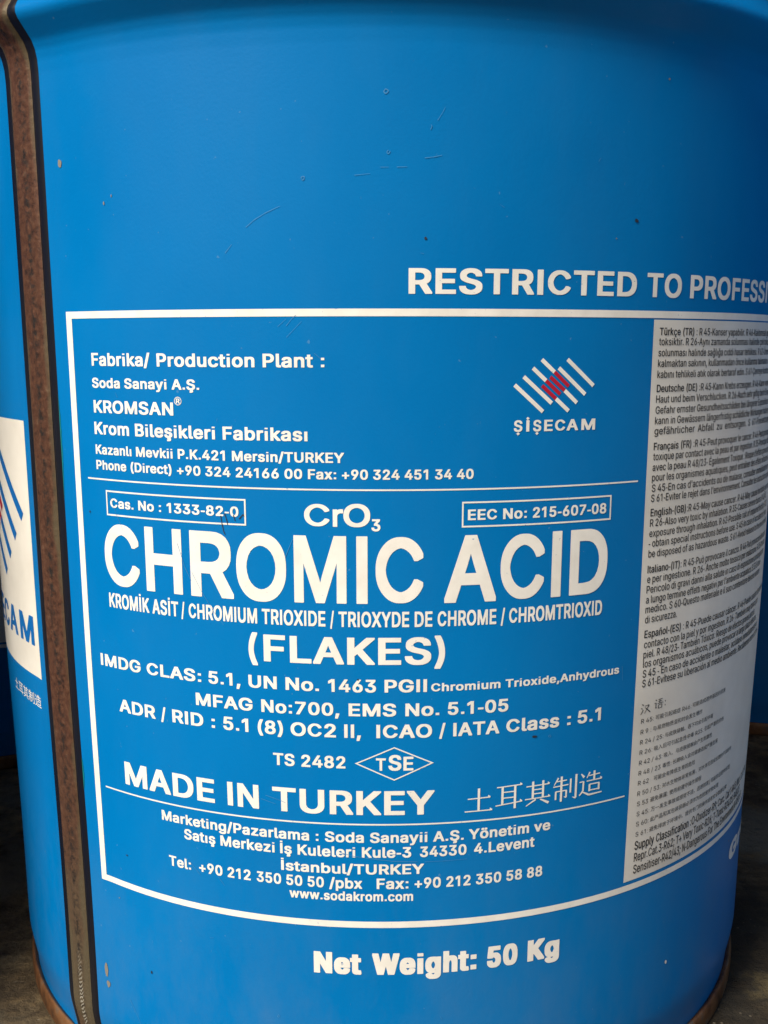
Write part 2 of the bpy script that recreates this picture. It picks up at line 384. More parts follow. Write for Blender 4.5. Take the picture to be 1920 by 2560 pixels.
# ---------------------------------------------------------------- printed matter
# letter outlines: one line per character, advance width, then closed contours in 1/1000 em (overlapping contours allowed)
GLYPHS = """
A480|201,509 276,509 463,0 395,0 287,302 264,372 232,478 245,478 191,302 85,0 16,0|110,199 370,199 370,142 110,142
B456|60,509 241,509 289,504 329,491 359,469 381,442 394,410 398,374 395,344 387,320 373,301 356,286 336,275 315,267 315,262 339,257 363,245 385,227 402,203 414,173 418,136 413,100 400,67 377,39 344,18 301,4 247,0 60,0|245,57 296,63 315,70 330,80 349,105 355,137 352,161 342,184 327,203 306,218 279,228 248,231 125,231 125,57|238,285 265,288 288,296 308,309 323,326 333,348 336,372 330,403 313,429 299,439 283,446 240,452 125,452 125,285
C510|235,-5 205,1 177,11 150,25 126,42 104,63 86,88 70,115 57,146 48,179 42,215 40,254 42,293 48,329 57,362 70,393 86,421 104,445 126,466 150,484 177,498 205,508 235,514 267,516 305,513 340,504 373,490 402,471 427,447 448,418 463,385 473,348 408,348 401,373 389,395 375,413 357,428 337,440 315,449 267,456 223,450 184,432 150,403 125,364 109,314 103,254 109,194 125,145 151,105 184,76 223,59 267,53 315,60 337,69 357,81 375,96 389,114 401,136 408,160 473,160 463,124 448,91 428,62 402,38 373,19 341,5 305,-4 267,-7
D502|96,0 96,57 215,57 272,63 296,70 318,81 337,94 354,110 379,149 394,198 399,255 394,312 379,361 354,399 320,428 299,438 275,446 221,452 93,452 93,509 225,509 261,507 294,501 325,492 353,478 377,461 399,441 418,418 433,391 446,361 455,329 460,293 462,255 460,217 455,181 446,149 433,119 417,92 398,68 376,48 351,31 322,17 291,8 256,2 219,0|125,0 60,0 60,509 125,509
E419|60,509 372,509 372,452 125,452 125,286 355,286 355,229 125,229 125,57 375,57 375,0 60,0
F410|60,509 369,509 369,452 125,452 125,278 346,278 346,221 125,221 125,0 60,0
G520|236,-5 205,1 176,11 149,25 125,43 104,64 85,88 69,116 57,146 47,179 42,215 40,254 42,293 47,329 57,362 69,393 85,421 103,445 125,466 149,484 175,498 203,508 233,514 265,516 304,513 340,504 374,489 403,469 429,445 449,416 465,384 474,349 408,349 387,393 373,411 356,427 337,439 315,448 291,454 265,456 222,450 183,432 150,404 125,364 109,314 103,254 109,194 125,145 151,105 184,76 224,59 269,53 309,57 345,71 374,93 396,123 410,160 415,202 434,199 283,199 283,256 478,256 478,200 476,170 471,141 463,115 451,91 419,50 377,19 326,0 269,-7
H517|60,509 125,509 125,289 392,289 392,509 457,509 457,0 392,0 392,232 125,232 125,0 60,0
I300|31,57 118,57 118,452 31,452 31,509 269,509 269,452 183,452 183,57 269,57 269,0 31,0
J396|153,-4 124,3 98,15 75,33 57,55 44,81 36,111 33,145 33,173 98,173 98,145 104,104 111,88 122,74 134,64 149,56 185,50 220,56 248,74 258,88 266,104 272,145 272,509 336,509 336,145 334,111 326,81 313,55 294,33 271,15 246,3 217,-4 185,-7
K467|104,216 174,303 364,509 448,509 231,276 228,276 104,145|60,509 125,509 125,0 60,0|188,259 228,309 449,0 372,0
L393|60,509 125,509 125,57 361,57 361,0 60,0
M628|60,509 152,509 287,159 322,49 307,49 352,187 476,509 568,509 568,0 504,0 507,457 513,457 456,291 342,0 286,0 159,321 112,457 119,457 122,291 122,0 60,0
N523|60,509 136,509 363,151 388,107 414,55 405,54 401,108 399,195 399,509 463,509 463,0 387,0 177,331 108,452 119,454 125,291 125,0 60,0
O533|235,-5 205,1 177,11 150,25 126,42 105,63 86,88 70,115 57,146 48,179 42,215 40,254 42,293 48,329 57,362 70,393 86,421 105,445 126,466 150,484 177,498 205,508 235,514 267,516 299,514 329,508 357,498 384,484 408,466 429,445 448,421 464,393 477,362 486,329 491,293 493,254 491,215 486,179 477,146 464,115 448,88 429,63 408,42 384,25 357,11 329,1 299,-5 267,-7|310,59 349,76 383,105 408,144 425,194 430,254 425,314 408,365 383,404 349,433 310,450 267,456 223,450 184,433 151,404 125,364 109,314 103,254 109,194 125,144 151,105 184,76 223,59 267,53
P445|60,509 235,509 289,503 332,487 366,462 390,430 404,391 409,348 404,304 390,265 366,233 332,207 289,191 235,186 109,186 109,242 233,242 269,246 297,256 318,272 333,294 342,319 344,348 342,376 333,402 318,423 297,439 268,449 232,452 125,452 125,0 60,0
Q533|313,159 468,-48 401,-48 245,159|235,-5 205,1 177,11 150,25 126,42 105,63 86,88 70,115 57,146 48,179 42,215 40,254 42,293 48,329 57,362 70,393 86,421 105,445 126,466 150,484 177,498 205,508 235,514 267,516 299,514 329,508 357,498 384,484 408,466 429,445 448,421 464,393 477,362 486,329 491,293 493,254 491,215 486,179 477,146 464,115 448,88 429,63 408,42 384,25 357,11 329,1 299,-5 267,-7|310,59 349,76 383,105 408,144 425,194 430,254 425,314 408,365 383,404 349,433 310,450 267,456 223,450 184,433 151,404 125,364 109,314 103,254 109,194 125,144 151,105 184,76 223,59 267,53
R449|60,509 236,509 290,504 333,489 367,465 390,433 405,395 409,352 405,309 390,271 367,240 333,217 289,203 236,198 96,198 96,255 234,255 269,258 298,267 319,281 334,300 342,324 345,352 342,380 334,405 319,425 298,440 269,449 233,452 125,452 125,0 60,0|230,229 303,229 428,0 353,0
S447|172,-4 128,9 91,31 64,60 46,96 38,137 104,137 110,110 123,88 142,71 166,59 194,52 224,49 257,52 286,60 311,74 329,92 341,114 346,139 342,161 332,179 316,193 296,205 245,222 184,239 128,260 86,289 71,307 60,326 54,348 52,372 58,413 75,448 102,476 138,498 180,511 227,516 275,511 316,498 351,476 377,449 394,415 401,378 337,378 334,396 326,412 316,426 302,437 267,453 225,459 194,456 167,448 145,435 129,418 118,398 115,376 119,352 131,334 148,319 169,308 212,293 264,279 312,264 359,238 379,220 395,198 405,171 408,139 403,99 386,64 360,34 323,11 278,-4 224,-9
T449|32,509 417,509 417,452 257,452 257,0 193,0 193,452 32,452
U517|203,-2 154,15 114,43 85,80 66,124 60,173 60,509 124,509 124,178 128,144 141,113 160,87 187,68 220,56 259,52 298,56 331,68 357,87 377,113 389,144 393,178 393,509 457,509 457,173 451,124 433,80 403,43 363,15 315,-2 259,-8
V480|16,509 84,509 192,206 215,137 248,31 235,31 267,138 395,509 463,509 278,0 204,0
W686|16,509 82,509 175,145 197,40 189,40 211,145 306,509 380,509 474,145 497,40 488,40 510,145 603,509 670,509 530,0 455,0 368,323 351,391 336,475 350,475 335,395 318,323 230,0 155,0
X474|217,284 217,236 29,509 104,509 204,361 243,292 232,292 272,361 374,509 446,509 259,239 259,287 456,0 382,0 268,165 230,231 244,231 206,166 91,0 18,0
Y472|203,208 16,509 91,509 192,344 222,292 250,230 224,230 251,293 280,344 381,509 455,509 268,208 268,0 203,0
Z438|42,46 273,385 341,476 348,454 223,452 40,452 40,509 397,509 397,462 169,129 97,33 90,54 214,57 399,57 399,0 42,0
a389|126,-5 94,5 68,22 48,45 35,73 30,108 34,138 43,161 58,179 78,193 100,203 125,211 178,220 234,227 265,235 273,243 276,257 273,279 267,297 256,311 240,322 220,329 196,331 171,329 149,322 132,313 118,301 100,274 41,291 57,322 79,346 104,364 133,375 163,382 194,384 239,379 263,372 286,360 306,343 322,320 333,290 337,251 337,0 277,0 277,52 272,52 252,25 236,12 215,1 190,-6 160,-9|202,49 228,59 248,74 263,93 272,115 276,138 276,190 259,182 175,168 134,159 117,150 103,139 95,124 92,105 94,87 102,72 114,61 130,52 149,47 170,45
b424|198,-5 172,4 153,17 138,31 118,59 112,59 112,0 53,0 53,509 114,509 114,319 118,319 137,346 152,360 171,373 197,381 229,384 274,378 313,361 345,332 370,293 385,245 390,189 385,133 370,84 346,45 313,16 274,-2 229,-8|253,51 279,66 301,88 316,117 325,151 328,189 325,227 316,261 301,290 280,311 253,325 220,330 188,325 161,312 140,291 125,263 116,229 113,189 116,150 125,115 140,86 162,65 188,51 220,47
c396|159,-2 117,16 82,46 56,85 40,133 34,187 40,243 56,291 82,330 117,360 159,378 207,384 234,383 260,377 284,368 305,356 324,341 340,322 353,301 362,277 303,262 290,289 270,311 242,325 207,330 173,325 145,310 124,287 108,258 99,224 96,187 99,151 108,117 124,89 145,66 173,51 207,46 243,52 271,66 292,89 304,117 363,102 354,78 341,56 325,37 306,21 285,9 261,-1 235,-6 207,-8
d424|151,-2 111,16 79,45 55,84 39,133 34,189 39,245 55,293 79,332 112,361 151,378 196,384 228,381 253,373 272,360 287,346 306,319 311,319 311,509 372,509 372,0 313,0 313,59 307,59 287,31 272,17 252,4 227,-5 195,-8|236,51 263,65 284,86 299,115 309,150 312,189 309,229 300,263 284,291 263,312 237,325 205,330 172,325 145,311 124,290 108,261 99,227 96,189 99,151 109,117 124,88 145,66 172,51 205,47
e404|161,-2 117,16 82,46 56,85 40,132 34,187 39,242 55,290 81,329 115,359 157,378 205,384 236,382 266,374 294,361 319,341 341,315 357,282 368,242 371,194 371,169 75,169 75,221 338,221 310,202 307,237 298,269 283,294 263,314 237,326 205,330 173,326 146,313 125,294 109,270 99,241 96,211 96,178 100,139 110,106 128,80 151,61 179,50 212,46 234,48 254,53 271,61 285,73 297,88 306,105 365,91 353,63 335,39 311,19 283,4 249,-5 212,-8
f254|228,327 6,327 6,379 228,379|81,432 84,461 96,486 113,505 135,519 161,527 187,530 222,527 243,521 227,468 215,472 195,474 171,470 154,460 145,443 142,419 142,0 81,0
g425|168,-148 134,-140 105,-127 82,-110 64,-91 51,-69 101,-41 122,-66 136,-78 154,-88 178,-95 207,-97 249,-92 282,-75 295,-62 304,-47 310,-28 311,-6 311,68 306,68 287,41 272,28 252,16 227,8 195,5 152,10 113,27 80,53 55,90 39,136 34,191 39,246 55,293 80,332 112,361 152,378 196,384 228,382 253,373 273,360 288,346 308,319 313,319 313,379 372,379 372,-9 367,-54 350,-90 324,-117 291,-136 251,-147 207,-151|237,63 264,75 285,95 300,121 309,154 312,193 309,231 300,264 285,291 264,312 237,325 205,330 172,325 145,312 124,290 109,262 99,229 96,193 99,155 109,123 124,96 145,76 172,63 205,59
h410|114,0 53,0 53,509 114,509 114,287 102,287 124,332 137,349 152,362 187,379 227,384 264,380 295,369 321,349 341,321 353,285 357,240 357,0 296,0 296,235 290,275 283,291 273,304 260,315 246,323 210,329 184,326 161,317 141,303 126,283 117,257 114,227
i167|53,379 114,379 114,0 53,0|67,446 54,455 44,468 41,483 44,499 54,512 67,521 84,524 100,521 114,512 123,499 126,483 123,468 114,455 100,446 84,443
j167|114,379 114,-30 111,-63 102,-90 86,-113 65,-129 37,-139 -10,-143 -10,-87 2,-87 25,-83 40,-72 50,-54 53,-29 53,379|67,446 53,455 44,468 41,483 44,499 53,512 67,521 83,524 100,521 114,512 123,499 126,483 123,468 114,455 100,446 83,443
k381|110,212 121,212 284,379 360,379 184,199 177,199 110,137|53,509 114,509 114,0 53,0|148,186 191,229 372,0 294,0
l189|101,3 86,10 74,20 58,47 53,84 53,509 114,509 114,99 115,77 120,62 130,54 146,52 170,54 181,3 162,-1 139,-2
m610|53,379 112,379 112,295 108,295 118,323 132,346 151,363 172,376 195,384 219,386 257,380 273,372 287,361 309,331 321,295 312,295 322,321 337,343 357,361 381,375 407,383 437,386 468,383 497,372 522,354 541,328 553,296 557,255 557,0 496,0 496,254 490,289 483,302 473,313 447,326 419,330 395,328 374,320 358,307 345,290 338,270 335,247 335,0 274,0 274,260 269,288 253,311 229,326 199,330 178,328 158,320 140,307 126,289 117,266 114,238 114,0 53,0
n410|114,0 53,0 53,379 112,379 112,287 102,287 124,332 137,349 152,362 187,379 227,384 264,380 295,369 321,349 341,321 353,285 357,240 357,0 296,0 296,235 290,275 283,291 273,304 260,315 246,323 210,329 184,326 161,317 141,303 126,283 117,257 114,227
o415|159,-2 117,16 82,46 56,85 40,133 34,187 40,243 56,291 82,330 117,360 159,378 207,384 256,378 299,360 333,330 359,291 376,243 381,187 376,133 359,85 333,46 299,16 256,-2 207,-8|242,51 270,66 292,89 307,117 316,151 319,187 316,224 307,258 292,287 270,310 242,325 207,330 173,325 145,310 124,287 108,258 99,224 96,187 99,151 108,117 124,89 145,66 173,51 207,46
p424|53,379 112,379 112,319 118,319 137,346 152,360 171,373 197,381 229,384 274,378 313,361 345,332 370,293 385,245 390,189 385,133 370,84 346,45 313,16 274,-2 229,-8 198,-5 173,4 153,17 138,31 118,59 114,59 114,-143 53,-143|253,51 279,66 301,88 316,117 325,151 328,189 325,227 316,261 301,290 280,311 253,325 220,330 188,325 161,312 140,291 125,263 116,229 113,189 116,150 125,115 140,86 162,65 188,51 220,47
q424|311,-143 311,59 306,59 287,31 272,17 252,4 227,-5 195,-8 151,-2 111,16 79,45 55,84 39,133 34,189 39,245 55,293 79,332 112,361 151,378 196,384 228,381 253,373 272,360 287,346 307,319 313,319 313,379 372,379 372,-143|236,51 263,65 284,86 299,115 309,150 312,189 309,229 300,263 284,291 263,312 237,325 205,330 172,325 145,311 124,290 108,261 99,227 96,189 99,151 109,117 124,88 145,66 172,51 205,47
r259|53,379 112,379 112,321 115,321 130,347 152,367 181,380 213,385 243,384 243,322 207,326 182,323 159,315 140,301 126,284 117,262 114,237 114,0 53,0
s365|145,-5 112,3 84,18 62,38 45,63 36,94 94,107 105,79 124,60 150,49 181,45 217,50 244,62 262,81 268,103 265,121 254,136 237,147 212,155 149,170 104,186 72,208 61,222 53,237 47,274 51,305 65,332 87,354 115,370 149,381 187,384 223,381 254,372 279,358 299,339 314,316 324,290 268,277 258,298 243,316 219,328 187,333 156,329 131,317 114,299 109,277 112,258 124,243 144,232 172,223 229,209 275,194 306,171 325,142 331,107 326,75 312,47 290,24 260,6 223,-5 182,-8
t227|204,327 6,327 6,379 204,379|126,471 126,98 128,76 136,61 150,53 170,50 202,54 213,2 192,-3 168,-4 125,2 107,10 92,21 80,35 72,52 67,71 65,93 65,471
u410|146,-1 115,11 89,31 69,59 57,95 53,139 53,379 114,379 114,144 119,105 127,89 137,75 150,64 164,56 200,50 226,53 249,62 268,77 283,97 293,122 296,153 296,379 357,379 357,0 298,0 298,92 307,92 286,47 272,30 257,17 222,0 182,-5
v389|17,379 84,379 165,155 187,87 206,21 184,21 224,155 305,379 371,379 226,0 163,0
w567|23,379 87,379 154,137 175,41 165,41 186,135 252,379 316,379 382,136 402,41 391,41 413,135 480,379 545,379 429,0 368,0 305,225 277,338 291,338 248,172 199,0 138,0
x379|171,218 171,171 29,379 100,379 179,253 207,206 175,206 233,306 282,379 352,379 209,169 209,214 358,0 287,0 231,85 173,182 205,182 148,85 91,0 21,0
y389|61,-86 104,-89 118,-84 130,-74 141,-58 163,-1 17,379 84,379 165,155 206,21 184,21 224,155 305,379 371,379 204,-58 191,-85 177,-107 159,-124 139,-136 117,-143 91,-145 65,-143 47,-139
z380|42,46 254,320 254,323 48,323 48,379 333,379 333,331 126,60 126,56 339,56 339,0 42,0
0453|199,-5 174,1 151,11 130,24 111,41 95,62 80,86 69,113 53,178 48,254 53,330 69,395 81,422 95,447 112,467 130,484 151,498 174,508 200,514 227,516 254,514 279,508 302,498 323,484 342,467 358,447 372,422 384,395 400,330 405,254 400,178 384,113 373,86 359,62 342,41 323,24 302,11 279,1 254,-5 227,-7|261,56 290,74 313,103 330,144 340,194 344,254 340,314 330,365 313,405 290,435 261,453 227,460 192,453 163,435 140,405 123,365 113,314 109,254 113,194 123,144 140,103 163,74 192,56 227,50
1453|76,55 391,55 391,0 76,0|276,0 212,0 212,448 209,448 86,358 86,427 198,509 276,509
2453|64,47 234,229 282,282 311,327 318,348 320,371 317,397 308,419 293,436 273,449 250,457 224,460 196,457 172,447 153,433 139,413 130,390 127,362 66,362 71,405 86,442 111,473 143,496 182,511 225,516 268,511 306,497 337,474 361,445 376,411 381,372 378,345 371,318 357,290 336,259 267,180 153,60 153,57 389,57 389,0 64,0
3453|173,-3 133,10 98,30 70,57 52,91 44,132 109,132 115,107 126,87 144,71 165,59 191,52 219,50 248,53 275,61 297,74 315,93 325,116 329,145 326,172 316,196 299,217 275,234 242,244 201,248 157,248 157,299 288,448 288,452 70,452 70,509 372,509 372,461 211,278 211,289 264,288 308,276 344,253 371,222 387,186 393,145 387,103 370,66 344,36 309,12 266,-2 218,-7
4453|40,158 247,509 311,509 109,166 109,163 413,163 413,105 40,105|282,318 343,318 343,0 282,0
5453|178,-2 140,11 108,32 83,60 66,93 60,130 122,130 127,108 138,89 154,73 173,60 196,52 221,50 250,53 276,64 298,82 314,104 324,131 328,162 324,193 314,221 297,244 275,262 248,273 218,277 192,275 167,268 145,258 128,246 67,253 96,509 366,509 366,452 151,452 134,301 136,301 155,315 178,325 203,331 229,334 263,330 294,321 321,306 345,285 364,260 379,231 388,199 391,163 385,117 369,76 343,41 309,15 268,-1 221,-7
6453|182,-1 142,15 109,40 84,74 69,115 64,162 68,199 80,239 102,285 137,340 252,509 322,509 151,261 145,261 165,288 196,307 214,312 235,314 278,309 316,295 346,271 370,240 384,201 389,157 384,112 368,73 343,39 310,14 271,-2 226,-7|254,52 279,63 299,79 314,101 324,128 327,157 324,187 314,213 299,235 279,251 254,262 226,265 198,262 174,252 153,235 138,214 128,188 125,158 128,128 138,102 153,79 174,63 198,52 226,48
7453|323,448 323,452 62,452 62,509 391,509 391,449 165,0 97,0
8453|178,-2 136,11 101,33 74,62 57,96 52,135 55,166 65,195 81,220 101,241 125,256 153,265 153,267 119,282 93,308 76,342 70,380 75,417 90,450 114,477 146,498 184,511 226,516 269,511 306,498 337,477 361,450 377,417 382,380 376,342 359,308 333,282 300,267 300,265 327,256 351,241 372,220 387,195 397,166 401,135 395,96 378,62 352,33 317,11 275,-2 226,-7|258,52 285,60 307,74 323,91 333,113 337,139 333,165 322,189 305,208 283,223 256,232 226,235 196,232 169,223 147,208 130,189 119,165 115,139 119,113 129,91 145,74 167,60 195,52 226,49|252,292 274,300 293,313 307,330 316,351 319,376 316,399 308,420 294,437 275,449 252,457 226,460 200,457 177,449 159,437 145,420 136,399 133,376 136,351 145,330 159,313 178,300 201,292 226,290
9453|271,510 310,494 343,468 368,434 384,393 389,347 385,309 373,270 350,224 315,168 200,0 130,0 301,248 307,248 287,221 257,202 238,196 218,195 175,199 137,214 106,237 83,269 68,307 64,352 69,397 85,436 110,469 143,494 182,510 226,516|199,457 174,446 154,429 138,407 129,381 125,352 129,322 138,295 154,274 174,257 199,247 226,243 254,247 279,257 299,273 314,295 324,321 327,350 324,381 314,407 299,429 279,446 254,457 226,460
.188|78,-1 63,9 53,24 50,41 53,59 63,73 78,83 95,87 113,83 128,73 138,59 141,41 138,24 128,9 113,-1 95,-4
,188|68,71 137,71 84,-119 38,-119
:188|78,-1 63,9 53,24 50,41 53,59 63,73 78,83 95,87 113,83 128,73 138,59 141,41 138,24 128,9 113,-1 95,-4|78,274 63,284 53,299 50,316 53,334 63,349 78,359 95,362 113,359 128,349 138,334 141,316 138,299 128,284 113,274 95,271
;188|68,71 137,71 84,-119 38,-119|86,274 71,284 61,299 58,316 61,334 71,349 86,359 103,362 121,359 136,349 146,334 149,316 146,299 136,284 121,274 103,271
/249|71,-76 14,-76 178,533 235,533
-453|337,188 114,188 114,244 337,244
+453|198,364 255,364 255,34 198,34|61,226 391,226 391,172 61,172
(273|92,264 101,324 114,384 132,441 153,494 177,539 236,539 212,485 191,428 174,370 161,313 154,258 151,207 154,161 160,115 172,67 188,16 236,-96 177,-96 139,-21 111,55 95,131 89,207
)273|86,18 102,69 113,116 120,162 122,207 119,258 112,313 99,370 82,428 62,485 37,539 97,539 121,494 142,441 159,384 173,323 181,264 184,207 178,130 161,53 134,-22 97,-96 37,-96
'206|70,509 136,509 128,318 78,318
Ş447|172,-4 128,9 91,31 64,60 46,96 38,137 104,137 110,110 123,88 142,71 166,59 194,52 224,49 257,52 286,60 311,74 329,92 341,114 346,139 342,161 332,179 316,193 296,205 245,222 184,239 128,260 86,289 71,307 60,326 54,348 52,372 58,413 75,448 102,476 138,498 180,511 227,516 275,511 316,498 351,476 377,449 394,415 401,378 337,378 334,396 326,412 316,426 302,437 267,453 225,459 194,456 167,448 145,435 129,418 118,398 115,376 119,352 131,334 148,319 169,308 212,293 264,279 312,264 359,238 379,220 395,198 405,171 408,139 403,99 386,64 360,34 323,11 278,-4 224,-9|186,-107 226,-107 252,-102 258,-95 259,-84 258,-74 252,-67 226,-62 198,-62 208,16 241,16 241,-29 269,-34 290,-44 301,-61 305,-85 300,-111 286,-129 261,-139 226,-143 186,-143
ş365|145,-5 112,3 84,18 62,38 45,63 36,94 94,107 105,79 124,60 150,49 181,45 217,50 244,62 262,81 268,103 265,121 254,136 237,147 212,155 149,170 104,186 72,208 61,222 53,237 47,274 51,305 65,332 87,354 115,370 149,381 187,384 223,381 254,372 279,358 299,339 314,316 324,290 268,277 258,298 243,316 219,328 187,333 156,329 131,317 114,299 109,277 112,258 124,243 144,232 172,223 229,209 275,194 306,171 325,142 331,107 326,75 312,47 290,24 260,6 223,-5 182,-8|147,-107 188,-107 214,-102 219,-95 221,-84 219,-74 214,-67 188,-62 160,-62 170,16 202,16 202,-29 231,-34 251,-44 263,-61 267,-85 262,-111 248,-129 223,-139 188,-143 147,-143
İ300|31,57 118,57 118,452 31,452 31,509 269,509 269,452 183,452 183,57 269,57 269,0 31,0|134,575 120,584 111,597 108,612 111,628 120,641 134,650 150,653 167,650 180,641 190,628 193,612 190,597 180,584 167,575 150,572
ı167|53,379 114,379 114,0 53,0
Ğ520|236,-5 205,1 176,11 149,25 125,43 104,64 85,88 69,116 57,146 47,179 42,215 40,254 42,293 47,329 57,362 69,393 85,421 103,445 125,466 149,484 175,498 203,508 233,514 265,516 304,513 340,504 374,489 403,469 429,445 449,416 465,384 474,349 408,349 387,393 373,411 356,427 337,439 315,448 291,454 265,456 222,450 183,432 150,404 125,364 109,314 103,254 109,194 125,145 151,105 184,76 224,59 269,53 309,57 345,71 374,93 396,123 410,160 415,202 434,199 283,199 283,256 478,256 478,200 476,170 471,141 463,115 451,91 419,50 377,19 326,0 269,-7|238,566 215,575 195,590 179,610 169,633 166,659 211,659 214,637 226,621 243,609 265,606 286,609 303,621 315,637 319,659 364,659 360,633 350,610 335,590 315,575 291,566 265,562
ğ425|168,-148 134,-140 105,-127 82,-110 64,-91 51,-69 101,-41 122,-66 136,-78 154,-88 178,-95 207,-97 249,-92 282,-75 295,-62 304,-47 310,-28 311,-6 311,68 306,68 287,41 272,28 252,16 227,8 195,5 152,10 113,27 80,53 55,90 39,136 34,191 39,246 55,293 80,332 112,361 152,378 196,384 228,382 253,373 273,360 288,346 308,319 313,319 313,379 372,379 372,-9 367,-54 350,-90 324,-117 291,-136 251,-147 207,-151|237,63 264,75 285,95 300,121 309,154 312,193 309,231 300,264 285,291 264,312 237,325 205,330 172,325 145,312 124,290 109,262 99,229 96,193 99,155 109,123 124,96 145,76 172,63 205,59|178,436 155,446 135,461 119,481 109,504 106,529 151,529 154,508 166,491 183,480 205,476 226,480 243,491 255,508 258,529 304,529 300,504 290,481 275,461 255,446 231,436 205,433
Ç510|235,-5 205,1 177,11 150,25 126,42 104,63 86,88 70,115 57,146 48,179 42,215 40,254 42,293 48,329 57,362 70,393 86,421 104,445 126,466 150,484 177,498 205,508 235,514 267,516 305,513 340,504 373,490 402,471 427,447 448,418 463,385 473,348 408,348 401,373 389,395 375,413 357,428 337,440 315,449 267,456 223,450 184,432 150,403 125,364 109,314 103,254 109,194 125,145 151,105 184,76 223,59 267,53 315,60 337,69 357,81 375,96 389,114 401,136 408,160 473,160 463,124 448,91 428,62 402,38 373,19 341,5 305,-4 267,-7|228,-110 268,-110 294,-105 300,-98 302,-88 300,-77 294,-71 268,-66 240,-66 251,13 283,13 283,-33 312,-37 332,-47 344,-64 348,-88 343,-114 328,-132 304,-143 269,-146 228,-146
ç396|159,-2 117,16 82,46 56,85 40,133 34,187 40,243 56,291 82,330 117,360 159,378 207,384 234,383 260,377 284,368 305,356 324,341 340,322 353,301 362,277 303,262 290,289 270,311 242,325 207,330 173,325 145,310 124,287 108,258 99,224 96,187 99,151 108,117 124,89 145,66 173,51 207,46 243,52 271,66 292,89 304,117 363,102 354,78 341,56 325,37 306,21 285,9 261,-1 235,-6 207,-8|169,-107 210,-107 236,-102 241,-95 243,-84 241,-74 236,-67 210,-62 182,-62 192,16 224,16 224,-29 253,-34 273,-44 285,-61 289,-85 284,-111 270,-129 245,-139 210,-143 169,-143
Ü517|203,-2 154,15 114,43 85,80 66,124 60,173 60,509 124,509 124,178 128,144 141,113 160,87 187,68 220,56 259,52 298,56 331,68 357,87 377,113 389,144 393,178 393,509 457,509 457,173 451,124 433,80 403,43 363,15 315,-2 259,-8|315,575 302,584 293,597 290,612 293,628 302,641 315,650 331,653 346,650 359,641 368,628 371,612 368,597 359,584 346,575 331,572|172,575 158,584 149,597 146,612 149,628 158,641 172,650 187,653 203,650 216,641 224,628 227,612 224,597 216,584 203,575 187,572
ü410|146,-1 115,11 89,31 69,59 57,95 53,139 53,379 114,379 114,144 119,105 127,89 137,75 150,64 164,56 200,50 226,53 249,62 268,77 283,97 293,122 296,153 296,379 357,379 357,0 298,0 298,92 307,92 286,47 272,30 257,17 222,0 182,-5|261,446 248,455 239,468 236,483 239,499 248,512 261,520 277,523 292,520 305,512 314,499 317,483 314,468 305,455 292,446 277,443|118,446 104,455 96,468 93,483 96,499 104,512 118,520 133,523 149,520 162,512 170,499 173,483 170,468 162,455 149,446 133,443
Ö533|235,-5 205,1 177,11 150,25 126,42 105,63 86,88 70,115 57,146 48,179 42,215 40,254 42,293 48,329 57,362 70,393 86,421 105,445 126,466 150,484 177,498 205,508 235,514 267,516 299,514 329,508 357,498 384,484 408,466 429,445 448,421 464,393 477,362 486,329 491,293 493,254 491,215 486,179 477,146 464,115 448,88 429,63 408,42 384,25 357,11 329,1 299,-5 267,-7|310,59 349,76 383,105 408,144 425,194 430,254 425,314 408,365 383,404 349,433 310,450 267,456 223,450 184,433 151,404 125,364 109,314 103,254 109,194 125,144 151,105 184,76 223,59 267,53|323,575 310,584 301,597 298,612 301,628 310,641 323,650 339,653 355,650 368,641 376,628 379,612 376,597 368,584 355,575 339,572|180,575 167,584 158,597 155,612 158,628 167,641 180,650 195,653 211,650 224,641 233,628 236,612 233,597 224,584 211,575 195,572
ö415|159,-2 117,16 82,46 56,85 40,133 34,187 40,243 56,291 82,330 117,360 159,378 207,384 256,378 299,360 333,330 359,291 376,243 381,187 376,133 359,85 333,46 299,16 256,-2 207,-8|242,51 270,66 292,89 307,117 316,151 319,187 316,224 307,258 292,287 270,310 242,325 207,330 173,325 145,310 124,287 108,258 99,224 96,187 99,151 108,117 124,89 145,66 173,51 207,46|264,446 251,455 242,468 239,483 242,499 251,512 264,520 279,523 295,520 308,512 317,499 320,483 317,468 308,455 295,446 279,443|120,446 107,455 98,468 95,483 98,499 107,512 120,520 136,523 151,520 164,512 173,499 176,483 173,468 164,455 151,446 136,443
Ä480|201,509 276,509 463,0 395,0 287,302 264,372 232,478 245,478 191,302 85,0 16,0|110,199 370,199 370,142 110,142|296,575 283,584 274,597 271,612 274,628 283,641 296,650 312,653 327,650 340,641 349,628 352,612 349,597 340,584 327,575 312,572|152,575 139,584 130,597 127,612 130,628 139,641 152,650 168,653 183,650 196,641 205,628 208,612 205,597 196,584 183,575 168,572
ä389|126,-5 94,5 68,22 48,45 35,73 30,108 34,138 43,161 58,179 78,193 100,203 125,211 178,220 234,227 265,235 273,243 276,257 273,279 267,297 256,311 240,322 220,329 196,331 171,329 149,322 132,313 118,301 100,274 41,291 57,322 79,346 104,364 133,375 163,382 194,384 239,379 263,372 286,360 306,343 322,320 333,290 337,251 337,0 277,0 277,52 272,52 252,25 236,12 215,1 190,-6 160,-9|202,49 228,59 248,74 263,93 272,115 276,138 276,190 259,182 175,168 134,159 117,150 103,139 95,124 92,105 94,87 102,72 114,61 130,52 149,47 170,45|246,446 233,455 224,468 221,483 224,499 233,512 246,520 261,523 277,520 290,512 299,499 301,483 299,468 290,455 277,446 261,443|102,446 89,455 80,468 77,483 80,499 89,512 102,520 117,523 133,520 146,512 155,499 158,483 155,468 146,455 133,446 117,443
É419|60,509 372,509 372,452 125,452 125,286 355,286 355,229 125,229 125,57 375,57 375,0 60,0|239,659 307,659 241,558 191,558
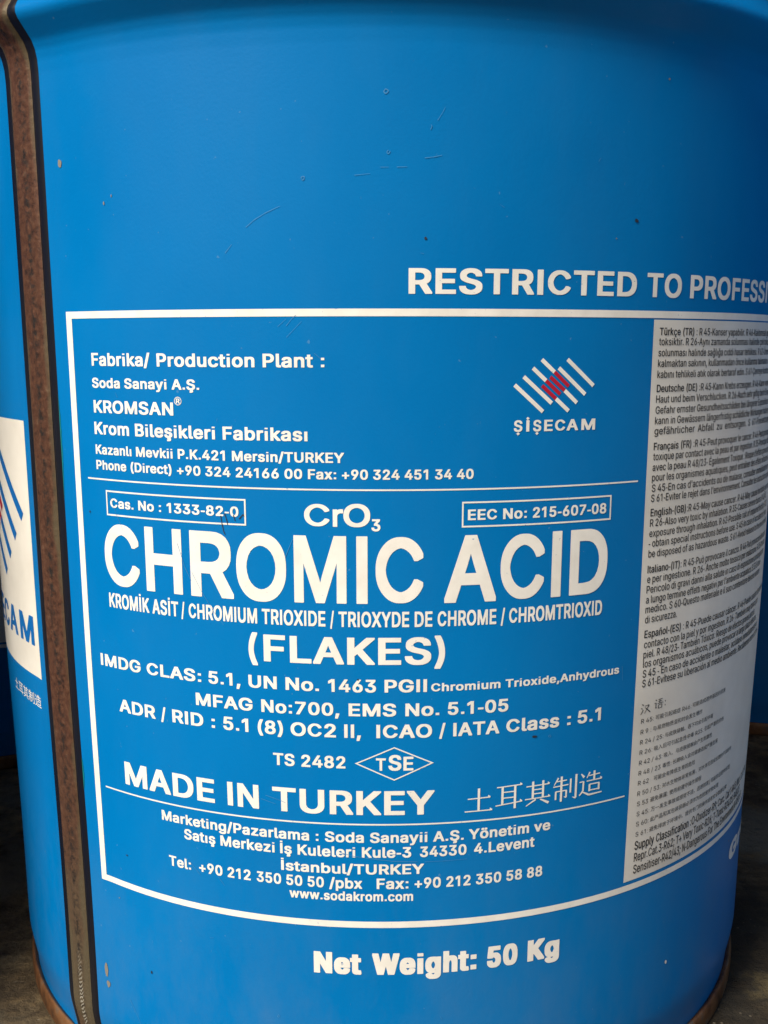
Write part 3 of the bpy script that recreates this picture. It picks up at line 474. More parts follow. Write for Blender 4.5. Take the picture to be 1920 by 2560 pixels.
é404|161,-2 117,16 82,46 56,85 40,132 34,187 39,242 55,290 81,329 115,359 157,378 205,384 236,382 266,374 294,361 319,341 341,315 357,282 368,242 371,194 371,169 75,169 75,221 338,221 310,202 307,237 298,269 283,294 263,314 237,326 205,330 173,326 146,313 125,294 109,270 99,241 96,211 96,178 100,139 110,106 128,80 151,61 179,50 212,46 234,48 254,53 271,61 285,73 297,88 306,105 365,91 353,63 335,39 311,19 283,4 249,-5 212,-8|225,529 293,529 227,429 177,429
î167|53,379 114,379 114,0 53,0|-26,435 -26,438 54,529 112,529 193,438 193,435 132,435 83,495 34,435
ñ410|114,0 53,0 53,379 112,379 112,287 102,287 124,332 137,349 152,362 187,379 227,384 264,380 295,369 321,349 341,321 353,285 357,240 357,0 296,0 296,235 290,275 283,291 273,304 260,315 246,323 210,329 184,326 161,317 141,303 126,283 117,257 114,227|225,450 182,470 167,475 159,472 153,466 149,448 106,448 110,476 120,498 137,513 161,518 185,514 226,494 243,490 251,491 256,496 262,517 304,517 300,488 289,466 272,451 250,446
ó415|159,-2 117,16 82,46 56,85 40,133 34,187 40,243 56,291 82,330 117,360 159,378 207,384 256,378 299,360 333,330 359,291 376,243 381,187 376,133 359,85 333,46 299,16 256,-2 207,-8|242,51 270,66 292,89 307,117 316,151 319,187 316,224 307,258 292,287 270,310 242,325 207,330 173,325 145,310 124,287 108,258 99,224 96,187 99,151 108,117 124,89 145,66 173,51 207,46|228,529 297,529 231,429 181,429
ò415|159,-2 117,16 82,46 56,85 40,133 34,187 40,243 56,291 82,330 117,360 159,378 207,384 256,378 299,360 333,330 359,291 376,243 381,187 376,133 359,85 333,46 299,16 256,-2 207,-8|242,51 270,66 292,89 307,117 316,151 319,187 316,224 307,258 292,287 270,310 242,325 207,330 173,325 145,310 124,287 108,258 99,224 96,187 99,151 108,117 124,89 145,66 173,51 207,46|117,529 186,529 234,429 183,429
á389|126,-5 94,5 68,22 48,45 35,73 30,108 34,138 43,161 58,179 78,193 100,203 125,211 178,220 234,227 265,235 273,243 276,257 273,279 267,297 256,311 240,322 220,329 196,331 171,329 149,322 132,313 118,301 100,274 41,291 57,322 79,346 104,364 133,375 163,382 194,384 239,379 263,372 286,360 306,343 322,320 333,290 337,251 337,0 277,0 277,52 272,52 252,25 236,12 215,1 190,-6 160,-9|202,49 228,59 248,74 263,93 272,115 276,138 276,190 259,182 175,168 134,159 117,150 103,139 95,124 92,105 94,87 102,72 114,61 130,52 149,47 170,45|210,529 278,529 212,429 162,429
í167|53,379 114,379 114,0 53,0|104,529 173,529 107,429 57,429
è404|161,-2 117,16 82,46 56,85 40,132 34,187 39,242 55,290 81,329 115,359 157,378 205,384 236,382 266,374 294,361 319,341 341,315 357,282 368,242 371,194 371,169 75,169 75,221 338,221 310,202 307,237 298,269 283,294 263,314 237,326 205,330 173,326 146,313 125,294 109,270 99,241 96,211 96,178 100,139 110,106 128,80 151,61 179,50 212,46 234,48 254,53 271,61 285,73 297,88 306,105 365,91 353,63 335,39 311,19 283,4 249,-5 212,-8|114,529 182,529 230,429 180,429
â389|126,-5 94,5 68,22 48,45 35,73 30,108 34,138 43,161 58,179 78,193 100,203 125,211 178,220 234,227 265,235 273,243 276,257 273,279 267,297 256,311 240,322 220,329 196,331 171,329 149,322 132,313 118,301 100,274 41,291 57,322 79,346 104,364 133,375 163,382 194,384 239,379 263,372 286,360 306,343 322,320 333,290 337,251 337,0 277,0 277,52 272,52 252,25 236,12 215,1 190,-6 160,-9|202,49 228,59 248,74 263,93 272,115 276,138 276,190 259,182 175,168 134,159 117,150 103,139 95,124 92,105 94,87 102,72 114,61 130,52 149,47 170,45|80,435 80,438 160,529 218,529 299,438 299,435 238,435 189,495 140,435
à389|126,-5 94,5 68,22 48,45 35,73 30,108 34,138 43,161 58,179 78,193 100,203 125,211 178,220 234,227 265,235 273,243 276,257 273,279 267,297 256,311 240,322 220,329 196,331 171,329 149,322 132,313 118,301 100,274 41,291 57,322 79,346 104,364 133,375 163,382 194,384 239,379 263,372 286,360 306,343 322,320 333,290 337,251 337,0 277,0 277,52 272,52 252,25 236,12 215,1 190,-6 160,-9|202,49 228,59 248,74 263,93 272,115 276,138 276,190 259,182 175,168 134,159 117,150 103,139 95,124 92,105 94,87 102,72 114,61 130,52 149,47 170,45|99,529 168,529 215,429 165,429
ê404|161,-2 117,16 82,46 56,85 40,132 34,187 39,242 55,290 81,329 115,359 157,378 205,384 236,382 266,374 294,361 319,341 341,315 357,282 368,242 371,194 371,169 75,169 75,221 338,221 310,202 307,237 298,269 283,294 263,314 237,326 205,330 173,326 146,313 125,294 109,270 99,241 96,211 96,178 100,139 110,106 128,80 151,61 179,50 212,46 234,48 254,53 271,61 285,73 297,88 306,105 365,91 353,63 335,39 311,19 283,4 249,-5 212,-8|95,435 95,438 175,529 233,529 313,438 313,435 252,435 204,495 155,435
ô415|159,-2 117,16 82,46 56,85 40,133 34,187 40,243 56,291 82,330 117,360 159,378 207,384 256,378 299,360 333,330 359,291 376,243 381,187 376,133 359,85 333,46 299,16 256,-2 207,-8|242,51 270,66 292,89 307,117 316,151 319,187 316,224 307,258 292,287 270,310 242,325 207,330 173,325 145,310 124,287 108,258 99,224 96,187 99,151 108,117 124,89 145,66 173,51 207,46|98,435 98,438 178,529 236,529 317,438 317,435 256,435 207,495 158,435
û410|146,-1 115,11 89,31 69,59 57,95 53,139 53,379 114,379 114,144 119,105 127,89 137,75 150,64 164,56 200,50 226,53 249,62 268,77 283,97 293,122 296,153 296,379 357,379 357,0 298,0 298,92 307,92 286,47 272,30 257,17 222,0 182,-5|96,435 96,438 176,529 234,529 314,438 314,435 253,435 205,495 156,435
ã389|126,-5 94,5 68,22 48,45 35,73 30,108 34,138 43,161 58,179 78,193 100,203 125,211 178,220 234,227 265,235 273,243 276,257 273,279 267,297 256,311 240,322 220,329 196,331 171,329 149,322 132,313 118,301 100,274 41,291 57,322 79,346 104,364 133,375 163,382 194,384 239,379 263,372 286,360 306,343 322,320 333,290 337,251 337,0 277,0 277,52 272,52 252,25 236,12 215,1 190,-6 160,-9|202,49 228,59 248,74 263,93 272,115 276,138 276,190 259,182 175,168 134,159 117,150 103,139 95,124 92,105 94,87 102,72 114,61 130,52 149,47 170,45|209,450 166,470 151,475 143,472 138,466 133,448 90,448 94,476 104,498 121,513 145,518 170,514 210,494 227,490 235,491 240,496 247,517 288,517 284,488 273,466 256,451 234,446
ú410|146,-1 115,11 89,31 69,59 57,95 53,139 53,379 114,379 114,144 119,105 127,89 137,75 150,64 164,56 200,50 226,53 249,62 268,77 283,97 293,122 296,153 296,379 357,379 357,0 298,0 298,92 307,92 286,47 272,30 257,17 222,0 182,-5|226,529 294,529 228,429 178,429
ą389|126,-5 94,5 68,22 48,45 35,73 30,108 34,138 43,161 58,179 78,193 100,203 125,211 178,220 234,227 265,235 273,243 276,257 273,279 267,297 256,311 240,322 220,329 196,331 171,329 149,322 132,313 118,301 100,274 41,291 57,322 79,346 104,364 133,375 163,382 194,384 239,379 263,372 286,360 306,343 322,320 333,290 337,251 337,0 277,0 277,52 272,52 252,25 236,12 215,1 190,-6 160,-9|202,49 228,59 248,74 263,93 272,115 276,138 276,190 259,182 175,168 134,159 117,150 103,139 95,124 92,105 94,87 102,72 114,61 130,52 149,47 170,45|267,-141 242,-128 224,-108 219,-79 222,-56 234,-34 252,-14 276,5 337,0 297,-32 284,-48 280,-68 282,-78 287,-87 296,-92 308,-94 326,-91 339,-86 357,-130 332,-140 297,-145
、350|119,1 41,78 18,58 96,-20
。350|30,70 15,32 30,-6 68,-21 106,-6 121,32 106,70 68,85|43,7 33,32 43,57 68,68 93,57 104,32 93,7 68,-4
一350|15,122 336,122 336,151 15,151
万350|22,242 117,242 113,172 100,102 69,40 12,-8 31,-29 75,5 106,47 137,145 269,145 260,43 247,3 230,-1 169,1 178,-25 240,-25 270,-13 286,35 297,171 140,171 144,242 329,242 329,268 22,268
下350|19,242 154,242 154,-28 182,-28 182,158 294,88 312,111 187,185 182,179 182,242 331,242 331,268 19,268
不350|315,71 336,91 215,184 196,167|24,243 180,243 111,156 15,89 33,66 102,112 161,168 161,-27 189,-27 189,204 214,243 326,243 326,270 24,270
与350|20,58 238,58 238,83 20,83|57,133 283,133 269,43 252,5 234,1 169,4 179,-22 242,-24 275,-12 295,35 312,158 91,158 105,221 307,221 307,246 110,246 118,284 91,286
专350|138,255 48,255 48,230 130,230 117,188 20,188 20,163 109,163 86,99 249,99 180,32 105,56 90,37 248,-28 264,-6 207,21 300,113 275,124 123,124 136,163 325,163 325,188 144,188 158,230 300,230 300,255 165,255 176,291 149,295
严350|81,167 105,176 74,240 51,232|240,174 261,167 301,233 274,241|35,46 10,-10 30,-28 59,36 65,136 328,136 328,160 224,160 224,251 317,251 317,275 36,275 36,251 125,251 125,160 40,160|198,251 198,160 151,160 151,251
中350|160,231 34,231 34,65 60,65 60,87 160,87 160,-28 188,-28 188,87 289,87 289,67 316,67 316,231 188,231 188,294 160,294|60,206 160,206 160,113 60,113|188,113 188,206 289,206 289,113
为350|93,221 117,233 79,284 57,275|222,61 245,73 196,140 175,130|143,210 29,210 29,183 140,183 108,87 72,40 19,-4 40,-23 96,25 134,77 156,131 167,183 287,183 279,55 266,7 251,2 197,4 206,-23 262,-24 291,-10 306,47 315,210 169,210 171,293 144,293
事350|47,25 161,25 161,1 152,-7 104,-7 113,-29 172,-25 184,-16 187,25 271,25 271,10 298,10 298,72 334,72 334,93 298,93 298,137 187,137 187,162 292,162 292,224 187,224 187,244 327,244 327,266 187,266 187,294 161,294 161,266 23,266 23,244 161,244 161,224 60,224 60,162 161,162 161,137 50,137 50,118 161,118 161,93 17,93 17,72 161,72 161,46 47,46|161,205 161,180 85,180 85,205|266,205 266,180 187,180 187,205|271,118 271,93 187,93 187,118|271,72 271,46 187,46 187,72
于350|43,243 165,243 165,154 19,154 19,128 165,128 165,11 154,1 91,1 102,-26 174,-21 188,-11 192,11 192,128 331,128 331,154 192,154 192,243 307,243 307,269 43,269
产350|122,163 146,174 115,224 92,214|213,162 43,162 38,51 12,-13 34,-30 64,42 71,137 325,137 325,162 239,162 270,212 241,222|170,252 39,252 39,227 316,227 316,252 201,252 175,294 149,287
会350|273,2 293,-28 317,-13 237,79 215,67 255,25 96,13 167,92 321,92 321,118 31,118 31,92 131,92 72,25 46,7 55,-20|110,227 15,174 34,151 92,182 92,161 259,161 259,186 97,186 176,251 259,186 319,155 337,178 255,219 191,269 202,283 176,294
传350|55,216 6,153 21,127 56,170 56,-27 81,-27 81,209 118,285 93,293|256,-28 276,-8 237,24 315,111 292,121 180,121 192,162 334,162 334,187 199,187 211,229 318,229 318,254 217,254 227,289 201,292 191,254 122,254 122,229 184,229 173,187 102,187 102,162 165,162 144,96 269,96 217,38 183,60 164,44
伤350|56,216 7,154 22,127 56,169 56,-27 81,-27 81,208 119,286 94,293|143,231 104,181 126,165 164,217 325,217 325,242 178,242 196,288 170,293|193,149 120,149 120,125 190,125 166,47 140,15 104,-9 121,-29 162,0 189,36 216,125 292,125 279,6 265,2 217,4 225,-20 276,-21 301,-9 312,31 318,149 220,149 223,201 196,201
低350|233,-22 254,-15 222,52 202,46|56,214 8,149 22,123 59,169 59,-27 84,-27 84,210 118,285 93,293|207,-3 206,19 157,6 157,135 237,135 261,20 281,-13 306,-25 325,-11 339,43 319,57 306,6 280,43 262,135 333,135 333,160 259,160 254,255 319,272 296,293 132,256 132,14 117,-7 127,-29|157,160 157,237 229,249 234,160
体350|54,216 11,153 26,127 56,168 56,-27 81,-27 81,212 112,286 88,293|146,37 203,37 203,-26 229,-26 229,37 285,37 285,61 229,61 229,182 269,96 321,29 341,50 287,113 246,198 334,198 334,223 229,223 229,293 203,293 203,223 104,223 104,198 188,198 145,112 91,48 110,28 162,94 203,181 203,61 146,61
作350|151,215 107,155 127,137 177,210 201,210 201,-28 228,-28 228,57 333,57 333,82 228,82 228,136 329,136 329,160 228,160 228,210 337,210 337,236 190,236 209,283 184,290|62,216 13,153 28,127 63,168 63,-27 89,-27 89,210 125,285 100,293
使350|210,255 112,255 112,231 210,231 210,197 123,197 123,100 208,100 189,46 145,93 123,85 173,28 99,-7 116,-29 195,14 254,-13 325,-29 340,-5 270,9 210,32 234,100 325,100 325,197 235,197 235,231 337,231 337,255 235,255 235,293 210,293|210,175 209,122 147,122 147,175|300,175 300,122 235,122 235,175|58,218 7,156 22,130 61,176 61,-29 86,-29 86,214 122,287 97,295
供350|106,-11 127,-27 195,54 169,62|310,-28 332,-14 270,61 249,49|56,216 7,154 22,127 57,169 57,-27 83,-27 83,210 119,286 94,293|256,219 188,219 188,290 162,290 162,219 117,219 117,194 162,194 162,107 109,107 109,82 336,82 336,107 282,107 282,194 332,194 332,219 282,219 282,291 256,291|256,194 256,107 188,107 188,194
健350|48,219 12,157 25,130 51,170 51,-27 74,-27 74,218 98,287 75,294|187,245 231,245 231,218 172,218 172,198 231,198 231,169 187,169 187,150 231,150 231,123 182,123 182,102 231,102 231,75 173,75 173,53 231,53 231,11 254,11 254,53 329,53 329,75 254,75 254,102 317,102 317,123 254,123 254,150 312,150 312,198 337,198 337,218 312,218 312,265 254,265 254,293 231,293 231,265 187,265|291,198 291,169 254,169 254,198|254,245 291,245 291,218 254,218|110,145 149,145 131,62 110,113 91,106 121,39 78,-11 96,-28 137,20 197,-15 271,-23 328,-23 337,0 272,0 204,7 147,41 174,163 130,166 177,262 161,272 99,269 99,246 145,246 111,178 90,156 101,136
免350|76,239 14,185 33,166 54,181 54,97 148,97 107,38 18,-2 33,-25 90,-4 131,24 159,58 176,97 192,97 192,15 201,-13 235,-21 294,-21 324,-8 335,42 311,52 306,11 292,3 222,5 219,97 307,97 307,206 204,206 240,257 218,268 131,268 145,290 116,295|115,245 203,245 173,206 81,206|163,182 155,121 80,121 80,182|280,182 280,121 182,121 191,182
入350|160,207 138,138 108,79 67,32 14,-5 39,-26 87,10 126,54 181,172 237,64 274,15 325,-25 338,5 270,67 184,219 119,287 103,264
全350|102,220 9,162 27,140 69,164 69,141 161,141 161,87 71,87 71,63 161,63 161,6 27,6 27,-18 325,-18 325,6 189,6 189,63 283,63 283,87 189,87 189,141 283,141 283,165 324,139 342,161 261,212 190,278 196,287 173,298|175,259 283,165 70,165
其350|308,-27 332,-9 219,39 201,23|16,-7 33,-27 150,25 126,41|240,253 110,253 110,294 84,294 84,253 29,253 29,229 84,229 84,72 19,72 19,47 331,47 331,72 266,72 266,229 323,229 323,253 266,253 266,294 240,294|110,110 240,110 240,72 110,72|240,229 240,194 110,194 110,229|240,171 240,133 110,133 110,171
制350|237,68 262,68 262,262 237,262|299,8 292,1 245,1 254,-27 310,-22 325,8 325,291 299,291|14,193 38,183 55,220 101,220 101,183 16,183 16,159 101,159 101,123 32,123 32,1 56,1 56,99 101,99 101,-28 126,-28 126,99 175,99 175,27 170,22 140,23 147,0 188,4 199,27 199,123 126,123 126,159 211,159 211,183 126,183 126,220 198,220 198,244 126,244 126,293 101,293 101,244 64,244 74,281 50,286
刺350|220,61 245,61 245,255 220,255|296,6 287,-2 239,-2 248,-28 306,-23 321,6 321,287 296,287|29,100 53,100 53,172 97,172 97,121 59,62 10,17 23,-6 97,78 97,-28 122,-28 122,69 182,21 196,44 122,95 122,172 169,172 169,124 134,120 141,99 182,103 192,124 192,195 122,195 122,228 200,228 200,252 122,252 122,292 97,292 97,252 18,252 18,228 97,228 97,195 29,195
前350|211,36 236,36 236,180 211,180|283,5 275,-2 229,-1 238,-27 294,-22 308,5 308,190 283,190|220,239 115,239 132,245 97,294 73,286 105,239 19,239 19,215 332,215 332,239 250,239 281,287 253,296|143,70 65,70 65,105 143,105|65,126 65,161 143,161 143,126|41,-26 65,-26 65,49 143,49 143,2 137,-4 98,-3 107,-27 156,-22 169,2 169,183 41,183
包350|66,228 12,174 34,155 95,222 279,222 265,81 254,76 218,77 225,52 266,52 289,64 299,110 306,247 111,247 132,288 106,296|186,162 186,105 94,105 94,162|68,28 83,-11 140,-21 273,-21 321,-8 336,39 311,49 302,13 272,4 138,4 102,9 94,28 94,82 212,82 212,186 68,186
医350|33,275 33,-14 334,-14 334,11 59,11 59,250 326,250 326,275|110,202 79,169 101,155 129,186 184,186 184,136 79,136 79,112 181,112 154,71 80,36 96,16 165,49 199,89 285,14 303,32 208,112 319,112 319,136 210,136 210,186 303,186 303,209 144,209 158,236 133,243
危350|204,248 182,211 87,211 115,248|73,235 13,179 32,160 59,182 51,65 37,25 11,-12 32,-29 59,10 75,55 85,187 329,187 329,211 212,211 241,259 217,271 129,271 139,290 110,295|121,18 134,-17 180,-25 280,-25 322,-11 335,41 311,51 303,9 279,-1 153,3 147,18 147,130 256,130 246,73 196,71 203,48 246,48 267,57 283,153 121,153
发350|280,225 301,239 256,289 236,277|137,189 89,92 11,20 30,0 90,47 133,107 186,39 84,-6 98,-29 206,21 259,-9 321,-29 338,-6 278,12 227,38 267,85 296,145 273,152 154,152 167,189 326,189 326,214 174,214 188,291 159,296 144,214 80,214 106,279 78,284 55,222 42,208 50,183|150,126 260,126 206,54
可350|20,243 262,243 262,10 251,0 186,1 197,-27 270,-23 285,-12 289,10 289,243 332,243 332,269 20,269|173,166 173,86 81,86 81,166|55,33 81,33 81,61 199,61 199,192 55,192
后350|46,80 34,33 11,-11 33,-29 57,18 71,71 79,172 334,172 334,197 79,197 79,241 310,270 287,291 53,263|109,-28 136,-28 136,-10 281,-10 281,-28 308,-28 308,122 109,122|136,97 281,97 281,14 136,14
吞350|39,250 152,250 130,195 18,195 18,171 116,171 72,120 12,82 27,60 72,87 72,-28 99,-28 99,-12 251,-12 251,-27 279,-27 279,90 328,65 339,91 277,123 230,171 332,171 332,195 160,195 181,250 313,250 313,275 39,275|99,86 251,86 251,13 99,13|147,171 202,171 252,110 100,110
吸350|128,247 167,247 149,93 126,34 90,-13 112,-28 156,38 180,124 231,39 163,-8 181,-28 248,21 321,-27 339,-5 265,41 300,98 323,170 303,176 263,176 288,271 128,271|257,247 230,153 293,153 248,59 212,112 187,174 193,247|27,32 50,32 50,65 115,65 115,261 27,261|92,236 92,90 50,90 50,236
和350|186,-12 211,-12 211,16 290,16 290,-10 316,-10 316,262 186,262|211,236 290,236 290,42 211,42|21,262 28,241 86,249 86,190 18,190 18,166 80,166 48,100 9,47 23,22 86,128 86,-27 112,-27 112,127 155,67 171,89 112,157 112,166 174,166 174,190 112,190 112,254 171,270 154,291
品350|245,254 245,188 106,188 106,254|80,162 272,162 272,279 80,279|29,-28 54,-28 54,-9 127,-9 127,-25 154,-25 154,125 29,125|54,100 127,100 127,16 54,16|192,-28 217,-28 217,-9 297,-9 297,-26 324,-26 324,125 192,125|217,100 297,100 297,16 217,16
响350|26,32 49,32 49,65 113,65 113,261 26,261|91,236 91,90 49,90 49,236|200,235 140,235 140,-26 165,-26 165,212 301,212 301,3 296,-3 261,-2 269,-27 315,-22 327,3 327,235 227,235 249,289 219,295|254,153 254,75 212,75 212,153|194,36 212,36 212,56 273,56 273,172 194,172
器350|128,256 128,206 69,206 69,256|281,256 281,206 218,206 218,256|259,147 158,147 179,181 153,186 153,278 45,278 45,183 151,183 127,147 18,147 18,124 104,124 11,69 25,49 45,58 45,-28 69,-28 69,-18 128,-18 128,-26 153,-26 153,80 86,80 139,124 204,124 259,80 194,80 194,-28 218,-28 218,-18 281,-18 281,-26 306,-26 306,57 324,52 340,73 284,93 236,124 332,124 332,147 271,147 280,157 229,183 215,169|194,183 306,183 306,278 194,278|69,57 128,57 128,5 69,5|218,57 281,57 281,5 218,5
因350|162,184 74,184 74,160 159,160 134,91 75,44 91,23 146,64 175,118 257,27 276,42 181,142 185,160 276,160 276,184 188,184 191,241 166,241|29,-28 54,-28 54,-11 297,-11 297,-28 322,-28 322,280 29,280|54,256 297,256 297,12 54,12
土350|160,181 41,181 41,156 160,156 160,13 18,13 18,-12 332,-12 332,13 188,13 188,156 310,156 310,181 188,181 188,293 160,293
均350|233,104 250,121 186,176 170,162|152,17 281,89 275,110 141,42|168,228 125,175 143,154 188,214 301,214 293,58 280,1 265,-4 208,-2 217,-27 274,-27 303,-13 317,51 325,238 202,238 224,287 200,294|22,16 139,77 133,99 84,76 84,185 127,185 127,210 84,210 84,290 59,290 59,210 15,210 15,185 59,185 59,64 13,43
基350|239,260 112,260 112,294 86,294 86,260 32,260 32,238 86,238 86,126 16,126 16,103 92,103 56,69 13,45 30,25 80,58 121,103 232,103 272,60 321,29 339,49 259,103 334,103 334,126 266,126 266,238 319,238 319,260 266,260 266,294 239,294|239,238 239,215 112,215 112,238|161,63 89,63 89,41 161,41 161,4 43,4 43,-19 309,-19 309,4 188,4 188,41 261,41 261,63 188,63 188,92 161,92|239,195 239,171 112,171 112,195|239,151 239,126 112,126 112,151
境350|280,105 280,82 170,82 170,105|280,145 280,123 170,123 170,145|215,269 139,269 139,246 315,246 315,269 242,269 230,296 206,292|247,204 188,204 201,208 189,243 167,238 178,204 129,204 129,182 325,182 325,204 271,204 286,236 262,242|145,63 182,63 163,16 105,-9 118,-29 185,4 207,63 238,63 238,12 247,-17 316,-21 329,-9 334,25 313,36 311,6 305,-1 266,-1 263,63 306,63 306,164 145,164|21,19 124,60 118,83 82,70 82,184 116,184 116,209 82,209 82,290 56,290 56,209 18,209 18,184 56,184 56,60 12,45
处350|113,92 79,185 88,214 149,214|54,195 18,121 40,107 65,151 99,68 60,23 12,-8 34,-28 78,2 116,44 151,14 189,-5 276,-17 327,-17 338,10 277,10 198,21 163,38 131,67 161,141 179,235 95,238 105,286 77,293|215,36 243,36 243,182 305,100 328,114 252,208 243,203 243,293 215,293
守350|120,26 142,41 84,114 63,101|213,158 20,158 20,132 213,132 213,8 204,0 146,1 156,-26 223,-21 236,-11 240,132 330,132 330,158 240,158 240,208 213,208|169,252 29,252 29,182 55,182 55,227 293,227 293,182 320,182 320,252 198,252 176,296 151,289
安350|161,254 33,254 33,183 59,183 59,229 290,229 290,183 318,183 318,254 192,254 172,295 145,288|183,62 109,90 136,132 230,132|68,78 160,44 101,15 29,-3 46,-27 124,-4 188,32 298,-26 320,-3 210,52 260,132 327,132 327,157 151,157 176,209 147,214 119,157 24,157 24,132 105,132
害350|67,-28 92,-28 92,-15 261,-15 261,-27 288,-27 288,72 189,72 189,95 327,95 327,117 189,117 189,141 298,141 298,162 189,162 189,186 284,186 284,207 189,207 189,230 162,230 162,207 68,207 68,186 162,186 162,162 56,162 56,141 162,141 162,117 23,117 23,95 162,95 162,72 67,72|92,51 261,51 261,6 92,6|165,261 29,261 29,199 55,199 55,237 295,237 295,199 321,199 321,261 195,261 176,296 151,290
容350|31,155 50,135 99,169 141,213 116,221|296,136 315,153 223,221 206,206|105,120 13,71 30,50 77,72 77,-28 103,-28 103,-16 247,-16 247,-27 273,-27 273,77 319,54 336,76 257,115 190,171 196,180 173,190|103,66 247,66 247,7 103,7|176,153 252,89 104,89|166,262 29,262 29,198 55,198 55,238 294,238 294,198 321,198 321,262 196,262 179,297 152,290
对350|214,59 237,70 197,148 176,138|96,93 60,35 16,-6 34,-27 79,14 115,71 152,17 173,36 127,98 161,243 25,247 25,222 132,222 107,120 50,175 32,159|268,210 169,210 169,185 268,185 268,8 259,-1 212,0 221,-28 279,-22 294,8 294,185 336,185 336,210 294,210 294,294 268,294
就350|140,178 140,136 61,136 61,178|252,18 261,-14 305,-20 325,-16 336,-2 340,39 319,50 313,2 278,2 276,151 252,151|18,18 36,5 72,91 50,96|153,29 173,38 147,100 128,91|304,215 323,227 287,278 269,268|38,114 90,114 90,1 86,-4 58,-4 66,-26 104,-22 114,0 114,114 164,114 164,200 38,200|93,251 19,251 19,228 179,228 179,251 121,251 102,295 78,289|229,203 182,203 182,179 227,179 207,72 185,26 153,-13 172,-28 206,13 229,64 252,179 334,179 334,203 254,203 256,293 231,293
常350|242,172 242,138 110,138 110,172|53,-12 79,-12 79,65 166,65 166,-28 193,-28 193,65 275,65 275,15 268,9 222,10 231,-14 287,-10 301,15 301,89 193,89 193,118 269,118 269,192 84,192 84,118 166,118 166,89 53,89|86,240 30,240 30,165 55,165 55,217 297,217 297,165 322,165 322,240 190,240 190,294 164,294 164,240 91,240 112,250 83,291 59,281|237,249 259,240 294,282 267,291
废350|180,259 40,259 36,73 13,-14 36,-29 61,66 66,234 333,234 333,259 211,259 189,295 163,290|216,37 167,83 259,83|164,140 123,66 61,12 78,-8 153,64 195,23 113,-8 128,-30 218,8 314,-28 330,-6 239,24 273,57 298,98 275,106 176,106 190,140 324,140 324,164 283,164 302,177 261,220 242,208 281,164 197,164 211,222 185,226 171,164 124,164 144,216 117,220 98,171 87,159 96,136
康350|136,45 152,61 99,97 85,83|277,120 209,120 209,147 277,147|209,167 209,193 277,193 277,167|180,263 41,263 37,73 11,-14 33,-28 61,65 67,240 182,240 182,212 92,212 92,193 182,193 182,167 75,167 75,147 182,147 182,120 89,120 89,100 182,100 182,60 66,15 76,-7 182,40 182,2 174,-6 125,-6 134,-28 193,-25 205,-16 209,60 258,16 322,-12 338,9 257,43 316,80 297,95 240,56 209,94 209,100 301,100 301,146 336,146 336,169 301,169 301,212 209,212 209,240 332,240 332,263 210,263 190,298 164,290
弃350|271,158 291,136 315,150 229,227 207,215 249,179 96,173 161,233 331,233 331,257 196,257 173,297 149,289 167,257 19,257 19,233 125,233 72,183 48,170 56,144|224,95 125,95 125,135 99,135 99,95 18,95 18,71 97,71 76,29 14,-8 31,-28 74,-7 102,17 124,71 224,71 224,-28 250,-28 250,71 332,71 332,95 250,95 250,136 224,136
引350|274,-28 300,-28 300,291 274,291|31,96 164,96 145,4 74,2 84,-25 139,-25 167,-14 181,22 192,120 63,120 73,174 190,174 190,279 37,279 37,255 164,255 164,199 50,199
录350|111,65 129,83 65,127 47,111|47,250 259,250 258,218 57,218 57,194 256,194 254,162 23,162 23,138 161,138 161,74 24,19 38,-5 161,49 161,1 154,-6 108,-6 117,-29 173,-25 188,0 188,83 243,24 317,-14 334,9 281,30 236,62 306,113 284,130 220,78 188,128 188,138 329,138 329,162 282,162 288,275 47,275
影350|255,246 207,212 226,194 319,277 294,287|262,148 208,113 226,95 282,134 330,182 306,193|263,35 197,-6 215,-26 284,20 337,82 313,91|166,106 166,77 65,77 65,106|178,-11 197,0 165,51 146,42|170,225 170,204 63,204 63,225|170,264 170,243 63,243 63,264|38,186 195,186 195,282 38,282|20,0 38,-14 76,43 54,50|103,164 21,164 21,143 208,143 208,164 131,164 119,186 95,180|41,58 102,58 102,0 67,-4 75,-26 117,-22 128,0 128,58 192,58 192,125 41,125
必350|197,207 214,228 126,293 109,275|36,127 11,72 36,62 61,119 76,182 51,188|315,52 340,64 282,176 259,166|217,178 135,92 135,209 108,209 108,71 11,14 28,-7 108,39 118,-16 157,-25 251,-21 266,-8 279,57 253,69 246,14 227,1 140,5 135,59 231,154 303,263 277,273
急350|92,12 102,-16 143,-23 224,-23 258,-12 270,30 245,39 240,8 222,1 123,3 118,12 118,63 92,63|194,15 216,29 164,86 144,73|308,-12 333,-1 292,72 269,63|15,-4 39,-15 74,53 51,63|76,245 18,199 36,180 62,198 62,190 261,190 261,161 66,161 66,140 261,140 261,110 54,110 54,88 287,88 287,212 216,212 246,257 224,268 127,268 141,290 113,295|111,246 210,246 186,212 78,212
性350|60,-28 86,-28 86,294 60,294|10,137 30,130 48,225 28,228|113,169 133,179 107,238 89,230|117,-15 332,-15 332,9 244,9 244,97 316,97 316,122 244,122 244,195 324,195 324,220 244,220 244,293 217,293 217,220 174,220 186,274 161,278 144,209 118,152 142,140 166,195 217,195 217,122 143,122 143,97 217,97 217,9 117,9
